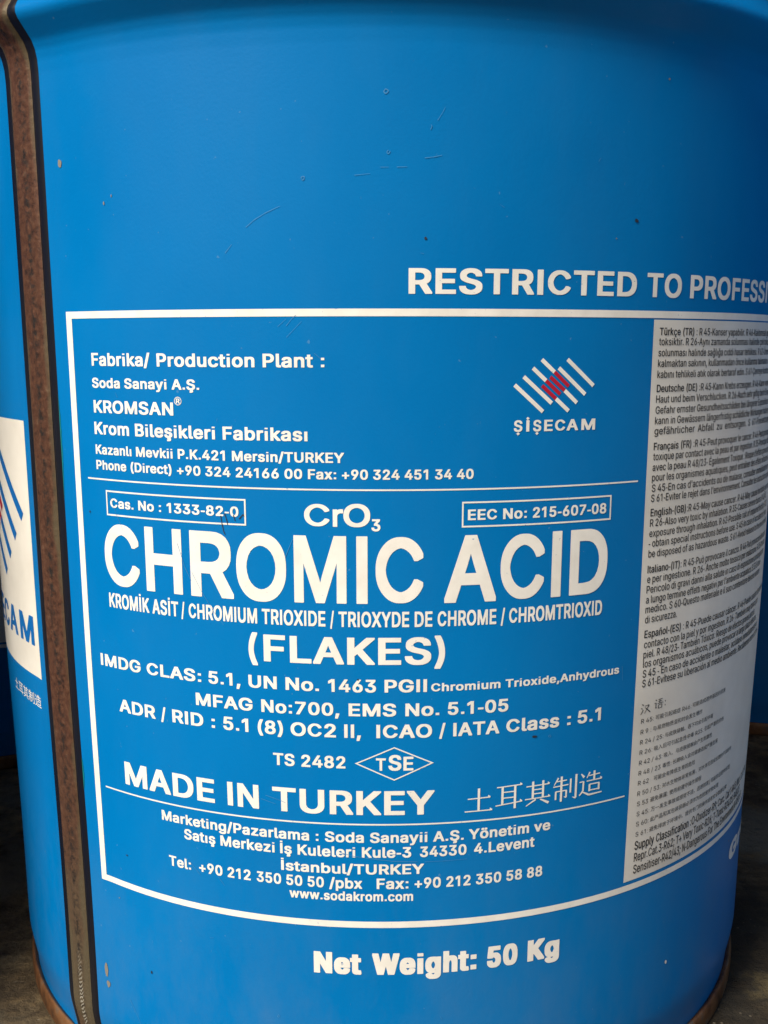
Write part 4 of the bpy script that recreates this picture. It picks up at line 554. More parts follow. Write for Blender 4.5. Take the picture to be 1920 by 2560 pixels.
感350|83,195 193,195 193,214 83,214|92,7 102,-18 143,-25 223,-25 259,-14 270,30 245,38 240,4 222,-3 123,-1 118,8 118,66 92,66|191,17 213,29 166,81 145,71|304,-10 329,-1 290,64 267,57|16,-6 40,-16 75,48 53,57|166,154 166,117 109,117 109,154|87,98 187,98 187,173 87,173|40,146 15,84 35,68 63,137 69,237 205,237 232,132 185,95 204,77 245,110 270,83 300,74 324,86 335,131 314,143 310,108 301,98 281,106 262,129 312,214 288,220 251,152 230,237 332,237 332,258 292,258 304,269 260,295 244,283 283,258 228,258 226,294 201,294 203,258 44,258
成350|192,235 45,235 40,61 13,-13 35,-30 65,52 72,138 136,138 129,50 80,48 88,24 130,23 151,34 162,163 72,163 72,209 194,209 220,60 139,-5 158,-26 230,32 258,-10 294,-26 324,-9 336,52 313,66 308,16 297,1 271,16 250,56 312,175 285,182 240,86 221,209 333,209 333,235 219,235 218,294 190,294|298,235 314,253 251,293 235,277
或350|302,238 318,257 258,293 242,277|27,-4 179,29 177,54 22,23|140,158 140,97 68,97 68,158|44,75 165,75 165,181 44,181|24,212 196,212 221,61 137,-8 157,-28 231,33 259,-12 295,-28 324,-12 337,49 314,64 309,14 298,-1 273,14 252,57 314,181 288,187 242,89 224,212 328,212 328,238 222,238 221,293 193,293 195,238 24,238
损350|276,261 276,216 178,216 178,261|152,195 302,195 302,281 152,281|214,89 199,42 168,18 111,-4 128,-26 187,0 221,29 237,60 240,124 214,124|321,-29 338,-10 256,43 240,26|142,43 167,43 167,148 288,148 288,43 313,43 313,169 142,169|59,223 15,223 15,199 59,199 59,118 10,104 15,78 59,92 59,6 53,-1 19,-1 27,-27 72,-21 85,6 85,100 128,114 125,138 85,126 85,199 125,199 125,223 85,223 85,294 59,294
据350|169,-28 193,-28 193,-14 300,-14 300,-27 325,-27 325,83 257,83 257,127 335,127 335,150 257,150 257,188 323,188 323,279 138,279 132,79 99,-13 120,-28 151,46 162,127 232,127 232,83 169,83|298,256 298,211 164,211 164,256|232,188 232,150 164,150 164,188|193,61 300,61 300,8 193,8|58,223 15,223 15,199 58,199 58,122 10,108 17,82 58,96 58,5 53,-1 20,-1 27,-26 71,-21 83,5 83,104 123,117 119,141 83,130 83,199 123,199 123,223 83,223 83,294 58,294
排350|64,223 19,223 19,199 64,199 64,122 15,109 20,83 64,96 64,5 57,-1 26,-1 34,-25 77,-20 89,5 89,103 131,116 127,140 89,129 89,199 127,199 127,223 89,223 89,294 64,294|133,64 193,64 193,-28 218,-28 218,292 193,292 193,234 140,234 140,210 193,210 193,161 141,161 141,138 193,138 193,89 133,89|250,-28 276,-28 276,63 337,63 337,88 276,88 276,138 329,138 329,161 276,161 276,210 333,210 333,234 276,234 276,292 250,292
接350|185,176 206,186 180,231 160,222|56,223 14,223 14,199 56,199 56,121 10,108 16,82 56,95 56,3 50,-3 20,-2 27,-27 69,-22 81,4 81,103 115,114 112,139 81,129 81,199 116,199 116,223 81,223 81,294 56,294|215,257 134,257 134,234 324,234 324,257 243,257 223,291 199,287|239,175 122,175 122,153 333,153 333,175 265,175 294,223 269,230|235,38 176,59 197,91 268,91|212,22 112,-5 123,-27 190,-13 239,10 310,-29 327,-9 259,27 294,91 337,91 337,114 210,114 226,146 202,151 183,114 117,114 117,91 170,91 140,48
提350|284,216 284,188 167,188 167,216|284,263 284,235 167,235 167,263|143,168 310,168 310,283 143,283|134,36 98,-12 117,-28 160,36 179,6 205,-12 271,-23 332,-23 340,1 238,3 238,58 312,58 312,79 238,79 238,121 329,121 329,143 127,143 127,121 213,121 213,9 187,29 168,63 174,101 150,104|57,223 14,223 14,199 57,199 57,122 10,108 17,82 57,96 57,5 51,-1 19,-1 26,-26 70,-21 82,5 82,104 121,117 117,140 82,130 82,199 121,199 121,223 82,223 82,294 57,294
操350|265,260 265,223 185,223 185,260|161,203 290,203 290,280 161,280|193,168 193,128 147,128 147,168|303,168 303,128 256,128 256,168|56,223 16,223 16,199 56,199 56,122 13,108 20,83 56,96 56,3 51,-2 25,-2 33,-26 70,-21 81,3 81,106 115,119 111,143 81,131 81,199 113,199 113,223 81,223 81,294 56,294|212,82 120,82 120,60 196,60 151,25 97,0 113,-20 167,7 212,46 212,-28 237,-28 237,47 321,-17 339,3 292,27 253,60 333,60 333,82 237,82 237,109 325,109 325,187 235,187 235,109 215,109 215,187 126,187 126,109 212,109
放350|90,240 114,248 95,295 72,288|15,213 57,213 57,140 49,63 9,-11 28,-28 56,11 73,53 82,142 130,142 119,4 109,-1 76,0 82,-24 120,-24 141,-12 151,32 155,166 82,166 82,213 171,213 171,237 15,237|285,204 251,90 219,204|192,207 156,138 176,118 202,162 236,64 199,24 151,-6 166,-29 213,2 250,40 282,1 321,-27 340,-5 298,23 266,63 293,127 311,204 337,204 337,229 227,229 241,290 214,294
故350|284,204 246,87 210,204|30,-13 54,-13 54,12 155,12 155,136 168,125 193,165 230,62 191,24 138,-5 153,-28 205,1 245,39 278,1 320,-28 339,-6 295,22 261,62 291,125 310,204 336,204 336,229 218,229 234,290 207,294 184,209 146,142 154,137 105,137 105,201 168,201 168,226 105,226 105,294 79,294 79,226 15,226 15,201 79,201 79,137 30,137|130,112 130,36 54,36 54,112
数350|129,241 146,232 177,278 155,287|53,231 72,240 50,285 31,278|111,44 71,63 86,91 144,91|92,29 14,-5 27,-25 114,18 144,-2 161,15 131,33 173,108 155,113 97,113 105,131 82,136 72,113 25,113 25,91 61,91 39,54|90,229 18,229 18,207 82,207 14,152 28,132 90,184 90,141 114,141 114,189 161,152 176,171 120,207 186,207 186,229 114,229 114,294 90,294|201,203 168,134 188,118 212,164 243,70 207,25 158,-8 173,-29 220,4 256,45 286,5 322,-25 340,-4 301,26 270,69 308,202 332,202 332,226 232,226 244,287 220,291|257,97 227,202 283,202
时350|220,73 243,86 188,170 166,158|113,61 54,61 54,141 113,141|54,164 54,241 113,241 113,164|28,9 54,9 54,37 138,37 138,265 28,265|268,224 154,224 154,198 268,198 268,12 258,2 197,2 207,-25 277,-20 290,-10 294,12 294,198 337,198 337,224 294,224 294,292 268,292
易350|264,201 264,166 91,166 91,201|264,256 264,222 91,222 91,256|65,144 104,144 63,98 14,63 34,44 91,90 140,90 97,38 43,-2 63,-21 121,27 169,90 216,90 184,32 141,-13 161,-30 208,22 244,90 286,90 267,-2 254,-7 215,-5 222,-28 265,-28 289,-18 303,17 314,114 113,114 134,144 290,144 290,278 65,278
暴350|268,223 268,201 84,201 84,223|268,263 268,241 84,241 84,263|56,-21 153,14 150,33 44,-1|162,-3 156,-8 119,-8 126,-28 175,-25 187,-4 187,78 162,78|289,-21 301,-4 202,31 190,15|119,28 139,39 112,67 93,57|213,38 230,28 261,60 239,71|39,138 106,138 106,112 21,112 21,90 98,90 13,49 29,30 83,55 129,90 224,90 322,33 338,52 255,90 330,90 330,112 244,112 244,138 313,138 313,159 244,159 244,182 293,182 293,282 58,282 58,182 106,182 106,159 39,159|218,182 218,159 132,159 132,182|132,138 218,138 218,112 132,112
有350|121,249 22,249 22,224 111,224 70,159 14,106 31,86 89,142 89,-28 115,-28 115,42 262,42 262,5 254,-2 203,-2 212,-27 273,-23 285,-13 288,183 118,183 139,224 329,224 329,249 150,249 164,288 137,294|262,101 262,64 115,64 115,101|115,160 262,160 262,124 115,124
期350|14,-13 35,-28 87,43 62,50|148,-15 170,-2 133,50 112,39|299,196 228,196 228,253 299,253|198,66 171,-14 192,-29 215,27 225,91 299,91 299,6 292,-1 251,-1 259,-27 311,-22 325,6 325,277 203,277|299,115 227,115 228,173 299,173|136,248 72,248 72,290 48,290 48,248 18,248 18,224 48,224 48,81 13,81 13,57 186,57 186,81 160,81 160,224 186,224 186,248 160,248 160,290 136,290|136,224 136,193 72,193 72,224|136,172 136,138 72,138 72,172|136,116 136,81 72,81 72,116
标350|163,243 316,243 316,268 163,268|311,6 335,14 295,121 273,114|127,20 149,6 196,114 172,120|148,159 223,159 223,6 216,0 177,0 185,-27 236,-22 249,6 249,159 335,159 335,184 148,184|71,220 17,220 17,195 65,195 41,129 8,75 23,51 71,148 71,-28 97,-28 97,155 129,105 144,126 97,186 97,195 143,195 143,220 97,220 97,294 71,294
此350|20,-23 188,8 186,34 136,25 136,161 186,161 186,186 136,186 136,294 109,294 109,20 70,14 70,223 44,223 44,9 15,5|203,32 212,-7 245,-16 298,-16 330,0 340,60 315,71 310,21 296,9 234,13 231,140 328,196 306,218 231,166 231,294 203,294
毒350|257,86 182,86 191,91 174,117 259,117|69,86 14,86 14,66 67,66 59,14 248,14 240,-4 227,-8 185,-6 191,-26 238,-27 263,-16 274,14 311,14 311,34 277,34 281,66 336,66 336,86 283,86 286,137 74,137|171,86 95,86 98,117 159,117 152,113|251,34 179,34 189,40 172,66 255,66|169,34 89,34 92,66 157,66 150,61|161,265 39,265 39,245 161,245 161,222 59,222 59,202 161,202 161,176 24,176 24,156 327,156 327,176 188,176 188,202 294,202 294,222 188,222 188,245 316,245 316,265 188,265 188,294 161,294
水350|25,178 111,178 73,87 14,27 35,6 101,81 143,199 120,204 25,204|218,152 190,209 190,293 162,293 162,8 154,0 110,0 120,-28 175,-23 190,8 190,156 247,69 322,8 341,33 282,73 231,132 310,211 286,228
汉350|98,230 112,251 46,289 32,270|80,136 93,157 27,193 15,175|45,-23 109,90 91,107 25,-6|126,243 141,242 169,148 210,69 158,24 99,-6 114,-28 174,4 226,48 269,5 322,-27 340,-6 286,25 243,68 289,152 318,263 297,268 126,268|290,243 265,158 227,90 191,161 166,243
混350|280,205 280,172 148,172 148,205|280,258 280,225 148,225 148,258|124,150 306,150 306,279 124,279|95,231 111,252 47,289 32,271|77,136 92,157 30,193 15,175|46,-23 109,90 90,107 23,-6|216,-2 212,20 152,6 152,70 212,70 212,93 152,93 152,136 126,136 126,16 113,-2 123,-29|226,13 233,-15 261,-22 304,-22 329,-11 338,33 315,43 312,9 302,1 264,1 251,13 251,54 333,94 314,114 251,77 251,134 226,134
激350|181,193 181,165 119,165 119,193|181,239 181,211 119,211 119,239|71,231 87,248 37,290 22,275|61,141 76,159 27,194 12,178|37,-23 81,87 63,100 16,-9|228,216 204,151 204,258 155,258 168,291 140,294 131,258 97,258 97,145 201,145 218,128 234,159 262,57 237,18 203,-12 220,-28 273,33 323,-28 340,-7 286,57 307,123 320,203 336,203 336,227 255,227 266,291 242,294|137,119 83,119 83,97 118,97 110,37 69,-13 88,-28 123,11 138,53 178,53 171,1 133,-1 140,-22 173,-22 191,-14 202,75 140,75 140,97 214,97 214,119 162,119 150,144 128,138|274,85 249,203 297,203
灼350|242,65 262,82 194,158 176,144|13,138 33,130 48,171 55,220 35,223|101,163 118,155 155,227 132,237|72,174 62,79 44,35 12,-5 31,-24 67,21 86,72 137,6 156,26 92,100 96,290 72,290|178,222 143,164 166,148 200,206 303,206 294,57 280,3 265,-2 215,-1 223,-27 275,-27 303,-13 319,49 329,231 210,231 228,289 201,294
炸350|14,137 34,129 49,220 29,222|99,161 114,154 143,225 121,234|163,221 131,161 153,146 187,213 207,213 207,-28 233,-28 233,62 333,62 333,86 233,86 233,140 330,140 330,164 233,164 233,213 338,213 338,238 196,238 210,289 185,294|69,173 60,76 43,31 14,-11 33,-29 65,16 84,66 123,11 141,30 89,94 93,292 69,292
燃350|101,-16 122,-27 162,48 143,56|319,-27 342,-18 304,56 283,50|313,228 332,236 308,287 290,280|189,-24 212,-20 203,48 182,45|253,-24 275,-18 252,50 231,44|13,142 30,132 48,224 31,227|261,219 223,219 223,197 260,197 244,134 193,77 210,60 253,104 275,153 296,100 325,61 342,81 307,128 286,197 335,197 335,219 283,219 283,293 261,293|139,218 104,156 122,142 169,238 205,238 196,197 171,210 162,194 190,179 179,152 153,169 142,154 169,135 117,79 132,60 188,121 223,219 229,256 175,259 182,292 161,296|85,177 85,292 62,292 62,172 54,76 39,31 13,-10 30,-27 61,21 78,75 104,30 122,49 82,105 85,173 98,168 127,237 107,244
爆350|14,137 31,130 46,220 29,222|86,158 101,151 125,223 105,230|182,34 200,46 175,74 159,63|291,228 291,207 162,207 162,228|291,266 291,245 162,245 162,266|58,172 50,76 37,31 12,-11 29,-27 56,17 71,65 103,12 120,29 76,93 80,292 58,292|251,123 197,123 197,148 251,148|197,168 197,189 251,189 251,168|138,189 174,189 174,168 129,168 129,148 174,148 174,123 116,123 116,103 170,103 111,66 125,49 195,103 262,103 327,47 342,63 283,103 333,103 333,123 276,123 276,148 324,148 324,168 276,168 276,189 315,189 315,284 138,284|125,-15 214,22 214,-4 208,-9 175,-8 184,-28 227,-25 237,-4 237,21 311,-16 325,0 265,30 292,60 275,70 248,37 237,40 237,93 214,93 214,41 116,4
物350|163,219 125,159 145,144 186,211 216,211 181,128 131,66 152,51 204,121 238,211 267,211 225,85 193,33 153,-6 175,-22 215,21 248,77 290,211 307,211 295,61 281,6 268,1 231,2 238,-24 278,-24 303,-10 320,53 333,235 195,235 211,290 187,294|10,157 30,145 46,197 78,197 78,118 12,100 19,75 78,93 78,-28 102,-28 102,100 146,114 143,138 102,125 102,197 138,197 138,222 102,222 102,294 78,294 78,222 50,222 57,270 34,274
环350|308,78 330,95 257,187 237,173|19,11 120,47 116,71 81,58 81,145 112,145 112,169 81,169 81,246 119,246 119,270 14,270 14,246 56,246 56,169 20,169 20,145 56,145 56,50 13,36|137,246 226,246 183,161 124,95 145,74 211,154 211,-27 237,-27 237,202 255,246 331,246 331,272 137,272
理350|220,189 220,144 167,144 167,189|297,189 297,144 243,144 243,189|220,255 220,210 167,210 167,255|297,255 297,210 243,210 243,255|111,-16 339,-16 339,8 245,8 245,56 327,56 327,80 245,80 245,121 322,121 322,278 143,278 143,121 218,121 218,80 138,80 138,56 218,56 218,8 111,8|19,8 128,45 123,70 85,57 85,145 120,145 120,169 85,169 85,246 125,246 125,270 16,270 16,246 60,246 60,169 20,169 20,145 60,145 60,49 12,35
生350|57,216 19,159 42,143 79,201 162,201 162,123 58,123 58,98 162,98 162,9 19,9 19,-17 332,-17 332,9 189,9 189,98 303,98 303,123 189,123 189,201 315,201 315,226 189,226 189,294 162,294 162,226 91,226 110,283 84,289
用350|54,143 47,63 34,23 11,-13 32,-30 62,21 76,79 164,79 164,-25 190,-25 190,79 285,79 285,8 275,-1 220,-1 229,-26 294,-22 307,-12 311,270 54,270|164,244 164,188 79,188 79,244|285,188 190,188 190,244 285,244|164,163 164,104 78,104 79,163|285,104 190,104 190,163 285,163
症350|44,150 65,161 36,225 17,216|133,9 91,9 91,-15 336,-15 336,9 235,9 235,86 320,86 320,110 235,110 235,171 326,171 326,196 116,196 116,171 209,171 209,9 157,9 157,127 133,127|195,256 70,256 69,117 12,88 21,64 67,91 53,37 22,-12 41,-29 69,12 86,58 96,151 96,232 336,232 336,256 225,256 208,295 182,289
癌350|265,203 265,175 164,175 164,203|141,157 289,157 289,221 141,221|181,121 181,91 125,91 125,121|104,72 202,72 202,140 104,140|306,121 306,91 246,91 246,121|225,72 327,72 327,140 225,140|38,153 59,162 36,230 16,222|108,-15 296,-15 296,-28 321,-28 321,54 296,54 296,7 227,7 227,67 201,67 201,7 132,7 132,54 108,54|195,260 64,260 64,121 11,93 20,70 62,95 50,39 20,-11 39,-28 65,12 80,58 89,148 89,237 336,237 336,260 223,260 201,297 178,289
的350|247,66 269,80 214,160 193,148|70,238 30,238 30,-19 55,-19 55,9 152,9 152,238 94,238 112,290 84,295|128,214 128,140 55,140 55,214|55,117 128,117 128,33 55,33|187,225 155,168 177,153 210,215 300,215 292,64 279,8 264,2 211,5 220,-21 272,-21 301,-7 316,56 325,239 220,239 235,290 209,296
皮350|45,75 10,-9 32,-27 67,50 77,132 107,132 137,80 176,37 64,-4 80,-28 199,20 254,-10 320,-29 336,-5 222,36 268,84 301,148 278,157 198,157 198,221 288,221 268,176 292,168 325,242 198,246 198,294 171,294 171,246 52,246|265,132 237,87 199,52 162,88 134,132|171,157 78,159 78,221 171,221
程350|292,257 292,192 186,192 186,257|162,169 318,169 318,279 162,279|157,50 225,50 225,5 133,5 133,-19 337,-19 337,5 251,5 251,50 322,50 322,73 251,73 251,116 329,116 329,139 149,139 149,116 225,116 225,73 157,73|15,261 23,241 74,249 74,195 17,195 17,171 71,171 10,60 23,36 74,128 74,-27 100,-27 100,124 132,80 148,101 100,149 100,171 144,171 144,195 100,195 100,255 145,269 126,289
签350|179,26 202,35 169,106 148,98|100,20 122,31 83,98 62,88|103,141 103,119 245,119 245,141|157,229 172,220 101,166 12,130 28,109 103,141 175,192 243,145 321,112 338,133 257,163 190,205 197,214 184,220 201,242 233,242 261,195 285,201 261,242 329,242 329,263 214,263 226,290 201,296|13,204 35,190 69,242 84,242 105,195 128,202 111,242 167,242 167,263 79,263 90,290 65,296|210,5 22,5 22,-19 327,-19 327,5 240,5 290,97 266,104
者350|253,236 253,250 166,250 166,294 140,294 140,250 50,250 50,227 140,227 140,182 19,182 19,158 156,158 11,88 28,66 92,94 92,-28 119,-28 119,-16 261,-16 261,-27 288,-27 288,121 143,121 199,158 331,158 331,182 230,182 315,270 293,282|166,227 244,227 190,182 166,182|261,43 261,6 119,6 119,43|119,99 261,99 261,64 119,64
耳350|20,8 246,24 246,-28 274,-28 274,26 331,31 332,56 274,52 274,248 328,248 328,274 23,274 23,248 77,248 77,39 17,36|246,248 246,196 105,196 105,248|246,172 246,119 105,119 105,172|246,94 246,50 105,41 105,94
肤350|33,69 12,-16 33,-29 51,28 59,92 114,92 114,3 109,-3 79,-2 86,-27 128,-22 139,3 139,281 37,281|114,257 114,199 61,199 61,257|114,175 114,116 61,116 61,175|224,229 155,229 155,204 224,204 222,143 147,143 147,118 219,118 195,51 139,-8 156,-28 210,25 238,85 271,18 322,-28 340,-7 284,42 251,118 333,118 333,143 247,143 249,204 325,204 325,229 249,229 249,293 224,293
育350|257,99 96,99 96,126 257,126|70,-28 96,-28 96,33 257,33 257,2 247,-6 188,-6 197,-28 266,-25 279,-16 283,148 70,148|257,79 257,52 96,52 96,79|168,259 22,259 22,236 114,236 72,202 49,190 58,164 266,179 292,154 314,170 235,236 329,236 329,259 199,259 177,297 151,289|242,200 100,193 154,236 224,236 210,227
能350|134,117 60,117 60,147 134,147|35,-28 60,-28 60,44 134,44 134,3 129,-3 92,-3 101,-27 148,-23 160,2 160,169 35,169|134,96 134,64 60,64 60,96|219,235 219,293 193,293 193,177 202,148 235,140 296,140 324,152 334,195 311,205 306,172 293,164 222,167 219,213 318,248 300,268|219,75 219,131 193,131 193,12 202,-17 236,-25 297,-25 327,-13 337,35 314,45 309,7 295,-1 222,1 219,53 322,92 305,112|145,205 153,187 176,197 131,273 109,265 134,225 57,221 100,286 73,295 37,232 20,219 29,194
良350|263,133 89,133 89,175 263,175|89,197 89,237 263,237 263,197|177,4 174,28 89,7 89,110 143,110 173,63 212,24 260,-5 317,-25 334,-1 237,38 315,89 293,106 217,54 171,110 290,110 290,261 195,261 181,297 155,291 166,261 62,261 62,22 45,-8 60,-29
装350|67,222 83,239 40,275 24,260|165,108 18,108 18,86 140,86 81,56 13,36 28,16 91,37 91,14 84,-2 73,-8 82,-30 201,0 202,21 117,4 117,49 173,86 232,15 321,-26 336,-4 250,31 313,66 294,81 234,44 199,86 332,86 332,108 195,108 179,139 154,131|218,246 135,246 135,223 218,223 218,167 146,167 146,144 321,144 321,167 245,167 245,223 327,223 327,246 245,246 245,294 218,294|22,148 95,182 95,129 120,129 120,294 95,294 95,206 13,170
规350|167,91 192,91 192,254 289,254 289,91 315,91 315,277 167,277|73,236 23,236 23,211 73,211 72,155 15,155 15,130 71,130 57,57 13,-6 32,-25 70,26 90,84 134,23 152,43 94,111 96,130 150,130 150,155 97,155 98,211 146,211 146,236 98,236 98,291 73,291|225,114 212,71 182,29 129,-9 145,-28 208,20 240,76 240,9 247,-14 300,-21 328,-7 336,48 314,58 311,11 300,0 275,0 264,12 264,102 248,102 253,224 228,224
觉350|172,232 196,242 166,293 144,285|190,12 199,-15 233,-21 293,-21 321,-11 331,28 308,38 304,8 291,2 235,2 216,12 216,70 190,70|157,73 140,45 100,17 26,-9 43,-29 120,0 163,33 183,66 187,136 160,136|72,49 99,49 99,152 250,152 250,48 278,48 278,175 72,175|88,231 29,231 29,161 56,161 56,208 296,208 296,161 323,161 323,231 261,231 298,282 271,291 233,231 96,231 113,240 77,286 55,276
触350|89,143 59,143 59,185 89,185|140,185 140,143 109,143 109,185|75,242 118,242 101,205 57,205|44,232 11,183 32,167 37,174 33,47 13,-17 33,-28 57,60 89,60 89,-18 109,-18 109,60 140,60 136,-2 116,-2 123,-24 153,-19 161,2 161,205 125,205 148,254 129,263 83,263 91,289 67,294|89,81 58,81 59,123 89,123|140,123 140,81 109,81 109,123|235,227 178,227 178,95 235,95 235,20 167,12 171,-13 307,6 316,-26 339,-18 300,76 279,69 298,28 262,23 262,95 320,95 320,227 262,227 262,293 235,293|237,205 237,118 200,118 200,205|298,205 298,118 260,118 260,205
记350|98,213 117,231 62,285 43,269|143,34 134,57 98,32 98,184 16,184 16,159 72,159 72,33 55,-1 70,-21|147,243 286,243 286,155 153,155 153,20 165,-14 205,-23 286,-23 324,-8 337,50 311,61 305,13 284,2 185,6 180,20 180,130 286,130 286,111 312,111 312,270 147,270
话350|85,216 103,235 51,285 35,269|146,-28 172,-28 172,-14 288,-14 288,-27 315,-27 315,103 243,103 243,161 336,161 336,186 243,186 243,254 317,271 299,292 127,262 135,240 217,250 217,186 128,186 128,161 217,161 217,103 146,103|172,78 288,78 288,10 172,10|15,159 64,159 64,37 45,2 61,-18 135,43 125,65 89,38 89,184 15,184
语350|87,214 105,232 51,285 34,269|137,196 182,196 170,148 112,148 112,124 335,124 335,148 294,148 301,218 214,218 222,258 324,258 324,282 124,282 124,258 195,258 187,218 137,218|209,196 274,196 269,148 197,148|141,-28 166,-28 166,-14 286,-14 286,-27 312,-27 312,95 141,95|166,71 286,71 286,9 166,9|138,37 131,59 89,31 89,185 16,185 16,159 64,159 64,32 52,6 65,-18
质350|312,-26 330,-8 227,40 208,24|187,67 173,42 138,16 74,-7 92,-28 159,0 197,30 213,61 217,122 190,122|102,40 128,40 128,136 279,136 279,39 306,39 306,161 206,161 210,195 333,195 333,219 213,219 217,257 312,271 291,292 49,268 43,80 13,-11 36,-24 68,73 75,195 184,195 180,161 102,161|75,219 75,246 189,254 186,219
起350|29,48 9,-19 32,-31 53,41 75,11 105,-7 194,-19 329,-19 340,7 194,6 115,16 115,88 172,88 172,111 115,111 115,163 175,163 175,187 109,187 109,231 167,231 167,255 109,255 109,294 84,294 84,255 26,255 26,231 84,231 84,187 17,187 17,163 91,163 91,30 57,85 60,134 35,136|192,66 201,36 235,29 296,29 327,41 337,91 313,102 309,61 294,53 221,55 217,157 292,157 292,148 317,148 317,277 188,277 188,254 292,254 292,181 192,181
迅350|76,208 98,224 41,282 21,268|171,164 109,164 109,140 171,140 171,21 196,21 196,140 254,140 254,164 196,164 196,241 171,241|114,252 266,252 274,86 287,41 312,26 331,38 338,79 321,98 314,52 302,69 295,116 292,276 114,276|16,160 16,135 67,135 67,31 16,-5 33,-28 85,12 117,-7 157,-20 331,-20 338,7 161,4 122,16 92,34 92,160
适350|73,209 94,225 41,282 22,267|283,119 283,61 161,61 161,119|14,169 14,145 62,145 62,36 13,0 30,-22 78,18 112,-1 154,-15 329,-15 336,12 209,5 158,8 118,20 87,39 87,169|136,40 309,40 309,140 235,140 235,185 334,185 334,208 235,208 235,255 313,270 300,292 123,266 129,245 209,251 209,208 107,208 107,185 209,185 209,140 136,140
速350|78,206 99,221 44,280 24,266|17,169 17,145 68,145 68,35 15,-3 31,-25 58,3 81,15 114,-4 156,-18 210,-21 329,-18 337,8 211,2 160,5 120,18 93,34 93,169|206,185 206,140 150,140 150,185|290,185 290,140 231,140 231,185|206,258 111,258 111,235 206,235 206,206 125,206 125,119 194,119 155,77 107,47 124,27 206,99 206,17 231,17 231,98 308,33 325,51 239,119 315,119 315,206 231,206 231,235 331,235 331,258 231,258 231,294 206,294
造350|77,209 98,225 44,280 25,266|279,109 279,54 160,54 160,109|135,32 305,32 305,131 135,131|208,250 165,250 178,284 153,290 106,203 129,190 153,227 208,227 208,182 107,182 107,160 332,160 332,182 234,182 234,227 317,227 317,250 234,250 234,294 208,294|16,160 16,135 63,135 63,30 16,-2 33,-26 79,11 110,-6 149,-18 332,-18 340,9 203,2 153,5 114,16 88,33 88,160
遗350|79,215 100,231 45,289 26,275|202,96 188,65 112,36 128,17 179,35 209,55 228,96 228,124 202,124|313,18 324,37 239,71 228,54|129,68 155,68 155,136 275,136 275,70 301,70 301,156 129,156|125,213 203,213 203,193 102,193 102,173 329,173 329,193 228,193 228,213 310,213 310,273 228,273 228,294 203,294 203,273 125,273|203,254 203,232 149,232 149,254|284,254 284,232 228,232 228,254|16,175 16,151 62,151 62,40 8,-4 26,-27 51,5 71,19 105,-3 148,-19 206,-23 332,-19 339,8 207,1 152,4 112,19 87,36 87,175
遵350|72,208 93,223 42,276 22,262|242,262 175,262 189,266 169,296 147,289 166,262 105,262 105,242 182,242 182,222 118,222 118,108 251,108 251,88 104,88 104,69 154,69 141,60 183,21 202,35 164,69 251,69 251,35 246,30 212,30 219,12 264,15 276,34 276,69 333,69 333,88 276,88 276,108 317,108 317,222 249,222 249,242 329,242 329,262 268,262 286,289 261,295|293,125 141,125 141,140 293,140|180,206 170,187 144,172 159,160 190,180 201,206 229,206 234,175 293,171 293,156 141,156 141,206|293,206 293,188 258,187 249,194 249,206|202,222 202,242 229,242 229,222|16,168 16,143 63,143 63,30 16,-2 33,-26 79,11 110,-6 149,-18 332,-18 340,9 153,5 114,16 89,32 89,168
避350|241,172 261,178 248,224 229,220|67,206 89,219 41,281 20,269|186,119 186,48 147,48 147,119|138,256 180,256 180,199 138,199|110,142 82,67 100,50 128,118 128,28 206,28 206,140 132,140 137,177 202,177 202,277 115,277|263,251 214,251 214,229 332,229 332,251 287,251 268,296 247,290|277,169 210,169 210,147 260,147 260,109 215,109 215,87 260,87 260,25 284,25 284,87 331,87 331,109 284,109 284,147 335,147 335,169 298,169 320,220 298,225|16,159 16,135 57,135 57,36 10,-1 26,-23 74,18 108,-1 151,-15 332,-15 339,11 207,4 154,7 114,19 81,39 81,159
重350|56,80 161,80 161,56 44,56 44,35 161,35 161,5 18,5 18,-17 332,-17 332,5 187,5 187,35 310,35 310,56 187,56 187,80 297,80 297,189 187,189 187,210 331,210 331,232 187,232 187,259 297,272 283,292 47,273 52,253 161,257 161,232 20,232 20,210 161,210 161,189 56,189|161,126 161,99 81,99 81,126|270,126 270,99 187,99 187,126|161,170 161,144 81,144 81,170|270,170 270,144 187,144 187,170
长350|211,235 138,196 160,175 233,219 296,275 269,286|20,131 87,131 87,19 72,-2 83,-26 201,9 199,34 114,13 114,131 169,131 228,39 270,6 320,-18 339,7 252,54 196,131 331,131 331,157 114,157 114,292 87,292 87,157 20,157
门350|94,216 115,231 65,294 44,282|33,-28 59,-28 59,223 33,223|126,256 293,256 293,7 283,-2 226,-2 235,-27 303,-23 316,-13 319,281 126,281
降350|232,201 194,239 275,242|173,252 126,213 144,195 178,223 212,188 122,153 135,132 232,173 322,136 338,157 253,187 310,257 290,264 213,264 230,289 203,294|144,97 225,97 225,49 166,49 176,83 152,86 134,26 225,26 225,-28 251,-28 251,26 330,26 330,49 251,49 251,97 319,97 319,120 251,120 251,147 225,147 225,120 144,120|27,-27 51,-27 51,256 98,256 66,177 95,138 102,106 94,81 60,78 67,55 111,62 126,103 119,139 91,180 129,270 108,280 27,280
险350|170,40 192,46 168,130 147,124|229,50 250,54 235,137 214,134|30,-27 54,-27 54,256 98,256 70,177 95,138 102,106 94,81 63,78 69,55 111,62 125,103 119,139 94,180 129,271 107,280 30,280|178,228 117,177 133,155 168,184 168,163 287,163 287,186 170,186 228,255 329,158 343,182 287,224 241,276 247,289 224,297|129,-11 335,-11 335,12 269,12 323,131 300,137 247,12 129,12
